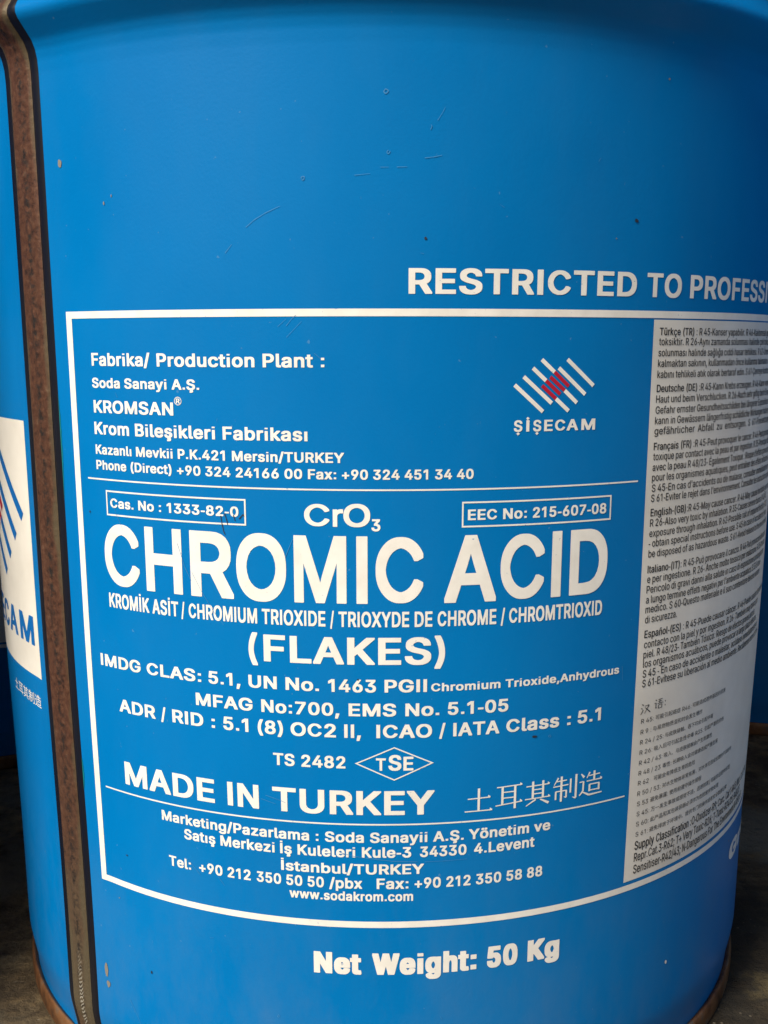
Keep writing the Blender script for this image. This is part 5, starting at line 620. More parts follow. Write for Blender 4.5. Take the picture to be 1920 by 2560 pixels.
露350|70,194 141,194 141,210 70,210|64,164 141,164 141,179 64,179|207,164 285,164 285,179 207,179|207,194 279,194 279,210 207,210|130,129 130,98 63,98 63,129|27,183 51,183 51,224 161,224 161,158 187,158 187,224 298,224 298,183 323,183 323,242 187,242 187,261 303,261 303,280 48,280 48,261 161,261 161,242 27,242|39,-2 19,-4 21,-26 164,-11 164,10 109,4 109,38 155,38 155,55 165,39 187,46 187,-28 210,-28 210,-19 280,-19 280,-27 304,-27 304,47 326,42 340,61 264,84 312,137 293,143 230,143 239,158 218,161 193,131 154,103 169,90 199,111 227,84 153,57 109,57 109,80 153,80 153,147 41,147 41,80 86,80 86,2 59,-1 59,68 39,68|210,33 280,33 280,-1 210,-1|198,50 245,72 296,50|280,126 245,95 213,123
非350|203,-28 230,-28 230,56 335,56 335,82 230,82 230,137 322,137 322,162 230,162 230,215 329,215 329,241 230,241 230,292 203,292|20,56 124,56 124,-28 151,-28 151,293 124,293 124,241 28,241 28,215 124,215 124,162 33,162 33,137 124,137 124,82 20,82
须350|218,101 203,43 175,15 121,-9 138,-29 193,-1 225,32 240,67 244,171 218,171|323,-28 337,-6 255,50 241,32|20,220 39,202 120,278 95,288|66,154 19,122 37,104 129,185 105,195|70,44 14,5 32,-16 91,28 136,86 111,96|150,53 175,53 175,195 284,195 284,53 312,53 312,220 230,220 242,254 327,254 327,279 133,279 133,254 212,254 203,220 150,220
（350|262,40 313,-34 334,-23 286,47 269,133 286,219 334,289 313,300 262,226 243,133
，350|99,-7 116,42 108,71 86,82 67,76 59,57 67,38 91,33 79,2 47,-19 55,-37
"""
FONT = {}
for ln in GLYPHS.strip('\n').split('\n'):
    head, *cs = ln[1:].split('|')
    FONT[ln[0]] = (int(head), [[tuple(map(int, q.split(','))) for q in c.split()] for c in cs if c])

# plain upright capitals and their dotted form
FONT['I'] = (199, [[(67, 0), (67, 509), (132, 509), (132, 0)]])
FONT['İ'] = (199, FONT['I'][1] + [[(67, 585), (67, 625), (132, 625), (132, 585)]])
def rc(a, c, b_, d):
    return [(a, c), (a, d), (b_, d), (b_, c)]
FONT['i'] = (190, [rc(62, 0, 124, 358), rc(62, 468, 124, 492)])
FONT['ı'] = (190, [rc(62, 0, 124, 358)])
FONT['1'] = (395, [[(x - 20, y) for x, y in FONT['1'][1][1]]])
FONT['-'] = (230, [rc(38, 165, 196, 213)])
FONT['.'] = (190, [rc(62, 14, 128, 80)])
FONT[':'] = (220, [rc(78, 14, 142, 80), rc(78, 290, 142, 350)])
arc = [radians(28 + (332 - 28) * k / 44) for k in range(45)]
FONT['C'] = (505, [[(262 + 216 * cos(a), 254 + 249 * sin(a)) for a in arc][::-1] + [(262 + 160 * cos(a), 254 + 200 * sin(a)) for a in arc]])

def hull(ps):
    ps = sorted(set(ps))
    def half(pp):
        h = []
        for q in pp:
            while len(h) > 1 and (h[-1][0] - h[-2][0]) * (q[1] - h[-2][1]) - (h[-1][1] - h[-2][1]) * (q[0] - h[-2][0]) <= 0:
                h.pop()
            h.append(q)
        return h
    a, b_ = half(ps), half(ps[::-1])
    return a[:-1] + b_[:-1]

def winding(c, x, y):
    wn_ = 0
    x0, y0 = c[-1]
    for x1, y1 in c:
        if (y0 <= y) != (y1 <= y):
            cr_ = (x1 - x0) * (y - y0) - (x - x0) * (y1 - y0)
            if y1 > y0 and cr_ < 0 or y1 < y0 and cr_ > 0:
                wn_ += 1 if y1 > y0 else -1
        x0, y0 = x1, y1
    return wn_

def union(contours, extra):
    """triangles covering the non-zero area of the contours plus every extra convex polygon"""
    vs_, es_, fs_ = [], [], []
    for c in contours:
        k = len(vs_)
        vs_ += [Vector(q) for q in c]
        es_ += [(k + i, k + (i + 1) % len(c)) for i in range(len(c))]
    for c in extra:
        k = len(vs_)
        vs_ += [Vector(q) for q in c]
        fs_.append(list(range(k, k + len(c))))
    ov, oe, of, _, _, ofo = delaunay_2d_cdt(vs_, es_, fs_, 0, 1e-3)
    out = []
    for f, src in zip(of, ofo):
        keep = bool(src)
        if not keep and contours:
            x = sum(ov[i].x for i in f) / len(f)
            y = sum(ov[i].y for i in f) / len(f)
            keep = sum(winding(c, x, y) for c in contours) != 0
        if keep:
            out.append(tuple(f))
    return [(q.x, q.y) for q in ov], out

PEN = {'bold': (26, 18, 28), 'head': (19, 20, 0), 'medium': (18, 17, 10), 'black': (54, 30, 62), 'label': (10, 7, 8), 'labelb': (20, 10, 18), 'han': (0, 0, 0)}
CACHE = {}
def glyph(ch, weight):
    key = (ch, weight)
    if key not in CACHE:
        adv, cs = FONT[ch]
        px, py, ax = PEN[weight]
        han = ord(ch) > 0x2000
        extra = []
        if px and not han:
            pen = [(px, .8 * py), (.8 * px, py), (-.8 * px, py), (-px, .8 * py), (-px, -.8 * py), (-.8 * px, -py), (.8 * px, -py), (px, -.8 * py)]
            if weight.startswith('label'):
                pen = [(px, 0), (0, py), (-px, 0), (0, -py)]
            for c in cs:
                for i in range(len(c)):
                    a, b_ = c[i - 1], c[i]
                    extra.append(hull([(p[0] + q[0], p[1] + q[1]) for p in (a, b_) for q in pen]))
        V, F = union(cs, extra)
        if han:                                      # Chinese glyphs are shown at the height of the figures
            V = [(x * 1.75, (y + 28) * 1.75) for x, y in V]
            adv = adv * 1.75
        CACHE[key] = (adv + ax, V, F)
    return CACHE[key]

def lay(text, weight, seg=None):
    """glyph geometry of a text run in em units; returns verts, tris, pen positions"""
    V, F, x = [], [], 0
    xs = []
    for ch in text:
        xs.append(x)
        if ch == ' ':
            x += 165 if weight == 'label' else 205
            continue
        if ch == '：':
            ch, = ':'
            adv, gv, gf = glyph(ch, weight)
            adv += 120
        elif ch in '（）':
            adv, gv, gf = glyph('(' if ch == '（' else ')', weight)
            adv += 100
        else:
            adv, gv, gf = glyph(ch, weight)
        k = len(V)
        V += [(x + a, b_) for a, b_ in gv]
        F += [tuple(k + i for i in f) for f in gf]
        x += adv
    return V, F, xs + [x]

def used(V, F):
    s = {i for f in F for i in f}
    xx = [V[i][0] for i in s]
    return min(xx), max(xx)

class Print:
    """flat artwork in (angle, height) coordinates, cut into narrow strips and wrapped round the drum"""
    def __init__(self):
        self.V, self.F = [], []
    def add(self, V, F):
        k = len(self.V)
        self.V += V
        self.F += [tuple(k + i for i in f) for f in F]
    def text(self, s, t0, t1, zb, zc, weight, fit=None):
        """fit: number of leading characters whose ink spans t0..t1 (default all)"""
        V, F, xs = lay(s, weight)
        if fit is None:
            a, b_ = used(V, F)
        else:
            V2, F2, _ = lay(s[:fit], weight)
            a, b_ = used(V2, F2)
        py = PEN[weight][1]
        sx = (t1 - t0) / (b_ - a)
        sy = (zc - zb) / (509 + 2 * py)
        self.add([(t0 + (x - a) * sx, zb + (y + py) * sy) for x, y in V], F)
        return lambda n: t0 + (xs[n] - a) * sx
    def poly(self, *polys):
        V, F = union([], list(polys))
        self.add(V, F)
    def strokes(self, box, st):
        t0, t1, z0, z1 = box
        ps = []
        for x0, y0, x1, y1, w0, w1 in st:
            dx, dy = x1 - x0, y1 - y0
            L = math.hypot(dx, dy) or 1
            nx, ny = -dy / L, dx / L
            q = [(x0 + nx * w0 / 2, y0 + ny * w0 / 2), (x0 - nx * w0 / 2, y0 - ny * w0 / 2), (x1 - nx * w1 / 2, y1 - ny * w1 / 2), (x1 + nx * w1 / 2, y1 + ny * w1 / 2)]
            ps.append([(a * 1000, b_ * 1000) for a, b_ in q])
        V, F = union([], ps)
        self.add([(t0 + (t1 - t0) * x / 1000, z0 + (z1 - z0) * y / 1000) for x, y in V], F)
    def build(self, name, m, parent, lift=.0007, **kw):
        bm = bmesh.new()
        vv = [bm.verts.new((a, b_, 0)) for a, b_ in self.V]
        for f in self.F:
            if len(set(f)) > 2:
                try:
                    bm.faces.new([vv[i] for i in f])
                except ValueError:
                    pass
        loose = [v for v in bm.verts if not v.link_faces]
        bmesh.ops.delete(bm, geom=loose, context='VERTS')
        a = min(v.co.x for v in bm.verts)
        b_ = max(v.co.x for v in bm.verts)
        step = .035
        k = math.floor(a / step) + 1
        while k * step < b_:
            bmesh.ops.bisect_plane(bm, geom=bm.verts[:] + bm.edges[:] + bm.faces[:], dist=1e-7, plane_co=(k * step, 0, 0), plane_no=(1, 0, 0))
            k += 1
        step = .045
        a = min(v.co.y for v in bm.verts)
        b_ = max(v.co.y for v in bm.verts)
        k = math.floor(a / step) + 1
        while b_ - a > .14 and k * step < b_:
            bmesh.ops.bisect_plane(bm, geom=bm.verts[:] + bm.edges[:] + bm.faces[:], dist=1e-7, plane_co=(0, k * step, 0), plane_no=(0, 1, 0))
            k += 1
        for f in bm.faces:
            if f.normal.z < 0:
                f.normal_flip()
        for v in bm.verts:
            v.co = pt(v.co.x, v.co.y, lift)
        me = bpy.data.meshes.new(name)
        bm.to_mesh(me)
        bm.free()
        return link(name, me, m, parent, **kw)

def rect(a, b_, c, d):
    return [(a, c), (b_, c), (b_, d), (a, d)]

# frame round the text
p = Print()
FL, FR = -.6563, 1.98
p.add(*[[q for r_ in (rect(FL, FR, .0465, .0597), rect(FL, FR, -1.1257, -1.1125), rect(FL, FL + .0145, -1.1125, .0465), rect(FR - .0145, FR, -1.1125, .0465)) for q in r_],
       [(0, 1, 2, 3), (4, 5, 6, 7), (8, 9, 10, 11), (12, 13, 14, 15)]])
p.build('printed_frame', m_white, drum)
def bar(a, b_, z0, z1):
    q = Print(); q.add(rect(a, b_, z0, z1), [(0, 1, 2, 3)]); q.build('divider_line', m_white, drum)
bar(-.6204, .5178, -.2641, -.2612)
bar(-.625, .5272, -.9112, -.9082)
for a, b_, z0, z1 in ((-.5713, -.2543, -.3330, -.2835), (.1474, .4544, -.3331, -.2855)):
    q = Print(); e = .0030
    q.add([v for r_ in (rect(a, b_, z1 - e, z1), rect(a, b_, z0, z0 + e), rect(a, a + e, z0 + e, z1 - e), rect(b_ - e, b_, z0 + e, z1 - e)) for v in r_],
          [(0, 1, 2, 3), (4, 5, 6, 7), (8, 9, 10, 11), (12, 13, 14, 15)])
    q.build('printed_box', m_white, drum)
# diamond
q = Print()
o_ = [(-.0521, -.7855), (.0239, -.7524), (.1002, -.7855), (.0239, -.8198)]
cx, cz = .02395, -.7858
i_ = [(cx + (a - cx) * .925, cz + (b_ - cz) * .925) for a, b_ in o_]
q.add(o_ + i_, [(k, (k + 1) % 4, 4 + (k + 1) % 4, 4 + k) for k in range(4)])
q.build('printed_diamond', m_white, drum)

LINES=[
('Fabrika/', -0.5915, -0.4456, -0.0431, -0.0189, 'bold'),
('Production Plant :', -0.4297, -0.102, -0.0431, -0.0189, 'bold'),
('Soda Sanayi A.Ş.', -0.5934, -0.3407, -0.0851, -0.0661, 'bold'),
('KROMSAN', -0.5925, -0.3975, -0.133, -0.109, 'bold'),
('Krom Bileşikleri Fabrikası', -0.5936, -0.1343, -0.1748, -0.1508, 'bold'),
('Kazanlı Mevkii P.K.421 Mersin/TURKEY', -0.5934, -0.0682, -0.2135, -0.195, 'bold'),
('Phone (Direct) +90 324 24166 00 Fax:', -0.5936, -0.0827, -0.2435, -0.2254, 'bold'),
('+90 324 451 34 40', -0.0721, 0.1681, -0.2435, -0.2254, 'bold'),
('Cas. No : 1333-82-0', -0.5605, -0.269, -0.3172, -0.2984, 'bold'),
('C', -0.1427, -0.0959, -0.3303, -0.2883, 'medium'),
('r', -0.0896, -0.0705, -0.3303, -0.2883, 'medium'),
('O', -0.0701, -0.0211, -0.3303, -0.2883, 'medium'),
('3', -0.0189, -0.0025, -0.3381, -0.3159, 'bold'),
('EEC No:', 0.1586, 0.2724, -0.3198, -0.3001, 'bold'),
('215-607-08', 0.2848, 0.4432, -0.3198, -0.3001, 'bold'),
('C', -0.5833, -0.4925, -0.4741, -0.3476, 'head'),
('H', -0.4762, -0.3916, -0.4741, -0.3476, 'head'),
('R', -0.373, -0.2828, -0.4741, -0.3476, 'head'),
('O', -0.2763, -0.1786, -0.4741, -0.3476, 'head'),
('M', -0.1635, -0.0653, -0.4741, -0.3476, 'head'),
('I', -0.0468, -0.0262, -0.4741, -0.3476, 'head'),
('C', -0.0114, 0.0765, -0.4741, -0.3476, 'head'),
('A', 0.1163, 0.2152, -0.4741, -0.3476, 'head'),
('C', 0.2234, 0.3111, -0.4741, -0.3476, 'head'),
('I', 0.3269, 0.3473, -0.4741, -0.3476, 'head'),
('D', 0.3659, 0.451, -0.4741, -0.3476, 'head'),
('KROMİK ASİT', -0.5777, -0.4038, -0.5184, -0.4892, 'bold'),
('/', -0.3971, -0.3895, -0.5184, -0.4892, 'bold'),
('CHROMIUM', -0.3802, -0.2371, -0.5184, -0.4892, 'bold'),
('TRIOXIDE', -0.2276, -0.1053, -0.5184, -0.4892, 'bold'),
('/', -0.0964, -0.0892, -0.5184, -0.4892, 'bold'),
('TRIOXYDE', -0.0807, 0.051, -0.5184, -0.4892, 'bold'),
('DE', 0.0612, 0.0945, -0.5184, -0.4892, 'bold'),
('CHROME', 0.1043, 0.217, -0.5184, -0.4892, 'bold'),
('/', 0.2261, 0.234, -0.5184, -0.4892, 'bold'),
('CHROMTRIOXID', 0.2425, 0.443, -0.5184, -0.4892, 'bold'),
('(', -0.2561, -0.2379, -0.5907, -0.5386, 'bold'),
('FLAKES', -0.2257, 0.0928, -0.5907, -0.5386, 'bold'),
(')', 0.0992, 0.1191, -0.5907, -0.5386, 'bold'),
('IMDG', -0.6135, -0.5025, -0.6444, -0.6196, 'bold'),
('CLAS:', -0.4866, -0.3587, -0.6444, -0.6196, 'bold'),
('5.1,', -0.3424, -0.275, -0.6444, -0.6196, 'bold'),
('UN', -0.2581, -0.2014, -0.6444, -0.6196, 'bold'),
('No.', -0.184, -0.1193, -0.6444, -0.6196, 'bold'),
('1463', -0.1016, -0.011, -0.6444, -0.6196, 'bold'),
('PGII', 0.0051, 0.0854, -0.6444, -0.6196, 'bold'),
('Chromium', 0.0934, 0.2286, -0.644, -0.628, 'bold'),
('Trioxide,Anhydrous', 0.2387, 0.493, -0.644, -0.628, 'bold'),
('MFAG', -0.3725, -0.2514, -0.6914, -0.6664, 'bold'),
('No:700,', -0.2335, -0.0809, -0.6914, -0.6664, 'bold'),
('EMS', -0.0631, 0.0271, -0.6914, -0.6664, 'bold'),
('No.', 0.0447, 0.1094, -0.6914, -0.6664, 'bold'),
('5.1-05', 0.126, 0.2458, -0.6914, -0.6664, 'bold'),
('ADR', -0.5667, -0.4707, -0.7345, -0.7079, 'bold'),
('/', -0.4567, -0.4452, -0.7345, -0.7079, 'bold'),
('RID', -0.4292, -0.358, -0.7345, -0.7079, 'bold'),
(':', -0.3395, -0.3324, -0.7345, -0.7079, 'bold'),
('5.1', -0.3141, -0.2614, -0.7345, -0.7079, 'bold'),
('(8)', -0.242, -0.1912, -0.7345, -0.7079, 'bold'),
('OC2', -0.1759, -0.0878, -0.7345, -0.7079, 'bold'),
('II,', -0.0718, -0.0399, -0.7345, -0.7079, 'bold'),
('ICAO', -0.0104, 0.0959, -0.7345, -0.7079, 'bold'),
('/', 0.1101, 0.1218, -0.7345, -0.7079, 'bold'),
('IATA', 0.1371, 0.2289, -0.7345, -0.7079, 'bold'),
('Class', 0.243, 0.3555, -0.7345, -0.7079, 'bold'),
(':', 0.3738, 0.3816, -0.7345, -0.7079, 'bold'),
('5.1', 0.3976, 0.4528, -0.7345, -0.7079, 'bold'),
('TS 2482', -0.2124, -0.07, -0.7961, -0.7718, 'bold'),
('T', -0.0114, 0.0076, -0.7996, -0.7747, 'bold'),
('S', 0.0126, 0.0376, -0.7994, -0.7684, 'bold'),
('E', 0.0415, 0.0607, -0.7998, -0.772, 'bold'),
('MADE', -0.5631, -0.3397, -0.8899, -0.8411, 'bold'),
('IN', -0.311, -0.2445, -0.8899, -0.8411, 'bold'),
('TURKEY', -0.2162, 0.1021, -0.8899, -0.8411, 'bold'),
('Marketing/Pazarlama :', -0.4688, -0.125, -0.947, -0.9259, 'bold'),
('Soda Sanayii A.Ş.', -0.112, 0.1618, -0.947, -0.9259, 'bold'),
('Yönetim ve', 0.1723, 0.3454, -0.947, -0.9259, 'bold'),
('Satış Merkezi', -0.415, -0.2147, -0.9779, -0.9562, 'bold'),
('İş Kuleleri Kule-3', -0.2031, 0.0577, -0.9779, -0.9562, 'bold'),
('34330', 0.0751, 0.1681, -0.9779, -0.9562, 'bold'),
('4.Levent', 0.1836, 0.3116, -0.9779, -0.9562, 'bold'),
('İstanbul/TURKEY', -0.2019, 0.083, -1.0127, -0.9918, 'bold'),
('Tel:', -0.4561, -0.4026, -1.0432, -1.0213, 'bold'),
('+90 212', -0.3828, -0.2671, -1.0432, -1.0213, 'bold'),
('350 50 50', -0.2541, -0.1155, -1.0432, -1.0213, 'bold'),
('/pbx', -0.1048, -0.0391, -1.0432, -1.0213, 'bold'),
('Fax:', -0.0103, 0.0525, -1.0432, -1.0213, 'bold'),
('+90 212 350 58 88', 0.065, 0.3315, -1.0432, -1.0213, 'bold'),
('www.sodakrom.com', -0.1859, 0.0621, -1.0691, -1.0498, 'bold'),
('Net', -0.1385, -0.0415, -1.226, -1.1801, 'black'),
('Weight:', -0.0196, 0.1938, -1.226, -1.1801, 'black'),
('50', 0.2164, 0.2825, -1.226, -1.1801, 'black'),
('Kg', 0.305, 0.3786, -1.226, -1.1801, 'black'),
('RESTRICTED', 0.0469, 0.492, 0.0852, 0.1292, 'bold'),
('TO', 0.5172, 0.6093, 0.0852, 0.1292, 'bold'),
('PROFESS|IONAL', 0.6347, 0.949, 0.0852, 0.1292, 'bold'),
('Gr|oss', 1.0157, 1.1691, -1.2234, -1.1777, 'black'),
]
LABEL=[
('Türkçe (TR)', ' : R 45-Kanser', ' yapabilir. R 46-Kalıtımsal genetik hasarlara', 0.5551, 0.7704, 0.0148, 0.0287, 'label'),
('', 'toksiktir. R 26-Aynı zamanda', ' solunması halinde çok toksiktir. R 35-Ciddi', 0.5548, 0.7839, -0.0042, 0.0097, 'label'),
('', 'solunması halinde sağlığa ciddi hasar', ' tehlikesi. R 62-Üreme yeteneğini azaltma', 0.5545, 0.85, -0.0251, -0.0111, 'label'),
('', 'kalmaktan sakının, kullanmadan önce', ' kullanma talimatını okuyun. S 45-Kaza', 0.5546, 0.8533, -0.0453, -0.0313, 'label'),
('', 'kabını tehlikeli atık olarak bertaraf edin.', ' S 61-Çevreye kontrolsüz atılmasından', 0.5546, 0.8609, -0.0661, -0.0521, 'label'),
('Deutsche (DE)', ' :R 45-Kann Krebs erzeugen.', ' R 46-Kann vererbbare Schäden', 0.5548, 0.9058, -0.0931, -0.079, 'label'),
('', 'Haut und beim Verschlucken.', ' R 26-Auch sehr giftig beim Einatmen. R 35', 0.5545, 0.7862, -0.1136, -0.0994, 'label'),
('', 'Gefahr ernster Gesundheitsschäden bei', ' längerer Exposition durch Einatmen.', 0.5546, 0.8781, -0.1345, -0.1203, 'label'),
('', 'kann in Gewässern längerfristig schädliche', ' Wirkungen haben. S 53-Exposition', 0.5545, 0.9044, -0.1548, -0.1406, 'label'),
('', 'gefährlicher  Abfall  zu  entsorgen.', '  S  61-Freisetzung  in  die  Umwelt', 0.5544, 0.8887, -0.1749, -0.1606, 'label'),
('Français (FR)', ' :R 45-Peut provoquer le cancer.', ' R 46-Peut provoquer des altérations', 0.5548, 0.9296, -0.2049, -0.1905, 'label'),
('', 'toxique par contact avec la peau et par ingestion.', ' R 35-Provoque de graves', 0.5547, 0.9392, -0.2247, -0.2103, 'label'),
('', 'avec la peau R 48/23- Également Toxique :', " Risque d'effets graves pour la santé", 0.5544, 0.8913, -0.2455, -0.231, 'label'),
('', 'pour les organismes aquatiques, peut entraîner', ' des effets néfastes à long terme', 0.5543, 0.9307, -0.2654, -0.2509, 'label'),
('', "S 45-En cas d'accidents ou de malaise,", ' consulter immédiatement un médecin', 0.5552, 0.8885, -0.2866, -0.272, 'label'),
('', "S 61-Eviter le rejet dans l'environnement.", ' Consulter les instructions spéciales', 0.5546, 0.8787, -0.3064, -0.2917, 'label'),
('English-(GB)', ':R 45-May cause cancer.', ' R 46-May cause heritable genetic damage', 0.5553, 0.864, -0.3348, -0.32, 'label'),
('', 'R 26-Also very toxic by inhalation.', ' R 35-Causes severe burns. R 42/43', 0.5552, 0.8254, -0.3553, -0.3405, 'label'),
('', 'exposure through inhalation.', ' R 62-Possible risk of impaired fertility. R 50', 0.5549, 0.782, -0.3759, -0.3611, 'label'),
('', '- obtain special instructions before use.', ' S 45-In case of accident or if you', 0.5544, 0.8678, -0.3962, -0.3813, 'label'),
('', 'be disposed of as hazardous waste.', ' S 61-Avoid release to the environment.', 0.5552, 0.8384, -0.417, -0.4021, 'label'),
('Italiano-(IT)', ': R 45-Può provocare il cancro.', ' R 46-Può provocare alterazioni', 0.555, 0.8996, -0.4484, -0.4334, 'label'),
('', 'e per ingestione. R 26- Anche molto', ' tossico per inalazione. R 35-Provoca', 0.5554, 0.8469, -0.4686, -0.4535, 'label'),
('', 'Pericolo di gravi danni alla salute', ' in caso di esposizione prolungata per', 0.5551, 0.8264, -0.4893, -0.4742, 'label'),
('', 'a lungo termine effetti negativi per', " l'ambiente acquatico. S 53-Evitare", 0.555, 0.825, -0.51, -0.4949, 'label'),
('', 'medico. S 60-Questo materiale', ' e il suo contenitore devono essere', 0.5549, 0.8075, -0.53, -0.5148, 'label'),
('', 'di sicurezza.', '', 0.5553, 0.6501, -0.5507, -0.5354, 'label'),
('Español-(ES)', ' : R 45-Puede causar cáncer.', ' R 46-Puede causar alteraciones', 0.5558, 0.9088, -0.5811, -0.5657, 'label'),
('', 'contacto con la piel y por ingestion.', ' R 26- También muy tóxico por', 0.5563, 0.8494, -0.6022, -0.5868, 'label'),
('', 'piel. R 48/23- También Tóxico:', ' Riesgo de efectos graves para la', 0.5561, 0.8021, -0.6231, -0.6076, 'label'),
('', 'los organismos acuáticos, puede', ' provocar a largo plazo efectos', 0.5565, 0.834, -0.6426, -0.627, 'label'),
('', 'S 45 - En caso de accidente o malestar,', ' acúdase inmediatamente al', 0.5573, 0.8865, -0.6637, -0.648, 'label'),
('', 'S 61-Evítese su liberación al medio ambiente.', ' Recábense instrucciones', 0.5576, 0.9327, -0.6841, -0.6684, 'label'),
('', 'R 45：可能引起癌症 R46：可能造成遗传基因的损害', '', 0.5613, 0.8794, -0.7614, -0.7519, 'han'),
('', 'R 9 ：与易燃物质混和时会发生爆炸', '', 0.5616, 0.7718, -0.7844, -0.7748, 'han'),
('', 'R 24 / 25：与皮肤接触、吞下均会引起中毒', '', 0.5621, 0.8237, -0.8067, -0.7971, 'han'),
('', 'R 26：吸入后可引起急性中毒 R35：引起严重的灼伤', '', 0.5624, 0.8832, -0.8287, -0.8191, 'han'),
('', 'R 42 / 43：吸入、与皮肤接触会产生刺激性', '', 0.5627, 0.8255, -0.8511, -0.8414, 'han'),
('', 'R 48 / 23 毒性：长期吸入会对健康造成严重危害', '', 0.5633, 0.8585, -0.8737, -0.8639, 'han'),
('', 'R 62   可能会有降低生育的危险', '', 0.5635, 0.7571, -0.8953, -0.8855, 'han'),
('', 'R 50 / 53：对水生物体非常有害，对水体可造成长期的不良影响', '', 0.5636, 0.9507, -0.9183, -0.9085, 'han'),
('', 'S 53 避免暴露：使用前遵守操作规程', '', 0.5644, 0.7903, -0.941, -0.9311, 'han'),
('', 'S 45：万一发生事故或感觉不适，迅速就医（可能的话提供标签）', '', 0.5652, 0.9541, -0.9634, -0.9535, 'han'),
('', 'S 60：此产品和其包装容器必须作为危险废弃物处理', '', 0.5654, 0.8845, -0.9858, -0.9758, 'han'),
('', 'S 61：避免排放于环境中。提供专门的操作或者安全数据记录', '', 0.5658, 0.9416, -1.0085, -0.9985, 'han'),
('Supply Classification :', 'O-Oxidizer-R9;', ' Carc. Cat 1-R45; Mut. Cat 2-R46', 0.5653, 0.8873, -1.0381, -1.019, 'label'),
('', 'Repr.Cat.3-R62; T+ Very Toxic-R26;', ' T-Toxic-R24/25; R48/23', 0.5655, 0.8654, -1.0643, -1.0451, 'label'),
('', 'Sensitiser-R42/43; N-Dangerous For The', ' Environment N-R50/53', 0.5656, 0.9104, -1.0911, -1.0718, 'label'),
]
rows = {}
for t, a, b_, zb, zc, wt in LINES:
    rows.setdefault((zb, zc, wt), []).append((t, a, b_))
for (zb, zc, wt), items in rows.items():
    q = Print()
    for t, a, b_ in items:
        if '|' in t:
            n = t.index('|')
            q.text(t.replace('|', ''), a, b_, zb, zc, wt, fit=n)
        else:
            q.text(t, a, b_, zb, zc, wt)
    q.build('lettering', m_white, drum)

# registered mark
q = Print()
q.text('R', -.3908, -.3826, -.1106, -.1014, 'bold')
n = 36
ring = [(-.3868 + r_ * cos(2 * pi * k / n), -.1060 + r_ * sin(2 * pi * k / n)) for r_ in (.0078, .0066) for k in range(n)]
q.add(ring, [(k, (k + 1) % n, n + (k + 1) % n, n + k) for k in range(n)])
q.build('lettering', m_white, drum)

# big Chinese characters
H_, V_ = .045, .085
def tri(x, y, s=.09):
    return (x - s, y + .01, x, y - .0, .13, .01)
HAN = [
    ((.1629, .2186, -.8915, -.8433), [(.1, .57, .92, .60, H_, H_), tri(.93, .62), (.5, 1, .5, .05, V_, V_), (0, .04, 1, .05, H_, H_), tri(1.0, .07)]),
    ((.2253, .2813, -.8912, -.8418), [(.04, .93, .98, .97, H_, H_), tri(.99, .985), (.25, .95, .25, .2, V_, V_), (.72, .95, .72, 0, V_, V_), (.25, .71, .72, .71, H_, H_),
                                      (.25, .47, .72, .47, H_, H_), (0, .17, 1.0, .27, H_, H_), tri(1, .29)]),
    ((.2872, .3424, -.8905, -.8409), [(.04, .81, .95, .83, H_, H_), tri(.97, .85), (.3, 1, .3, .3, V_, V_), (.7, 1, .7, .3, V_, V_), (.3, .65, .7, .65, H_, H_),
                                      (.3, .48, .7, .48, H_, H_), (0, .28, 1, .30, H_, H_), tri(1, .32), (.42, .24, .04, .0, .07, .03), (.60, .23, .94, .03, .05, .10)]),
    ((.3486, .4044, -.8915, -.8390), [(.2, .96, .03, .68, .07, .03), (.14, .82, .55, .83, H_, H_), (0, .62, .62, .64, H_, H_), (.33, 1, .33, 0, V_, V_), (.10, .42, .56, .42, H_, H_),
                                      (.11, .42, .11, .10, .07, .07), (.54, .42, .54, .14, .07, .07), (.54, .14, .45, .18, .06, .02), (.71, .86, .71, .30, .07, .07),
                                      (.94, 1, .94, .06, V_, V_), (.95, .05, .80, .11, .07, .02)]),
    ((.4093, .4652, -.8905, -.8385), [(.06, .95, .19, .80, .04, .10), (.0, .62, .18, .63, H_, H_), (.17, .63, .16, .24, .07, .07), (.16, .24, .01, .08, .08, .05),
                                      (.16, .20, .42, .05, .05, .08), (.42, .05, 1.0, .07, .08, .04), (.43, .97, .31, .74, .07, .03), (.40, .83, .88, .85, H_, H_), (.63, 1, .63, .62, V_, V_),
                                      (.30, .62, .97, .63, H_, H_), tri(.99, .65), (.44, .48, .44, .19, .08, .08), (.85, .48, .85, .19, .08, .08), (.44, .47, .85, .47, H_, H_), (.44, .23, .85, .23, H_, H_)]),
]
for box, st in HAN:
    q = Print()
    q.strokes(box, st)
    q.build('lettering', m_white, drum)
# the same words small on the left of the seam
q = Print()
q.text('土耳其制造', -1.06, -.8645, -.797, -.7715, 'han')
q.build('lettering', m_white, drum)

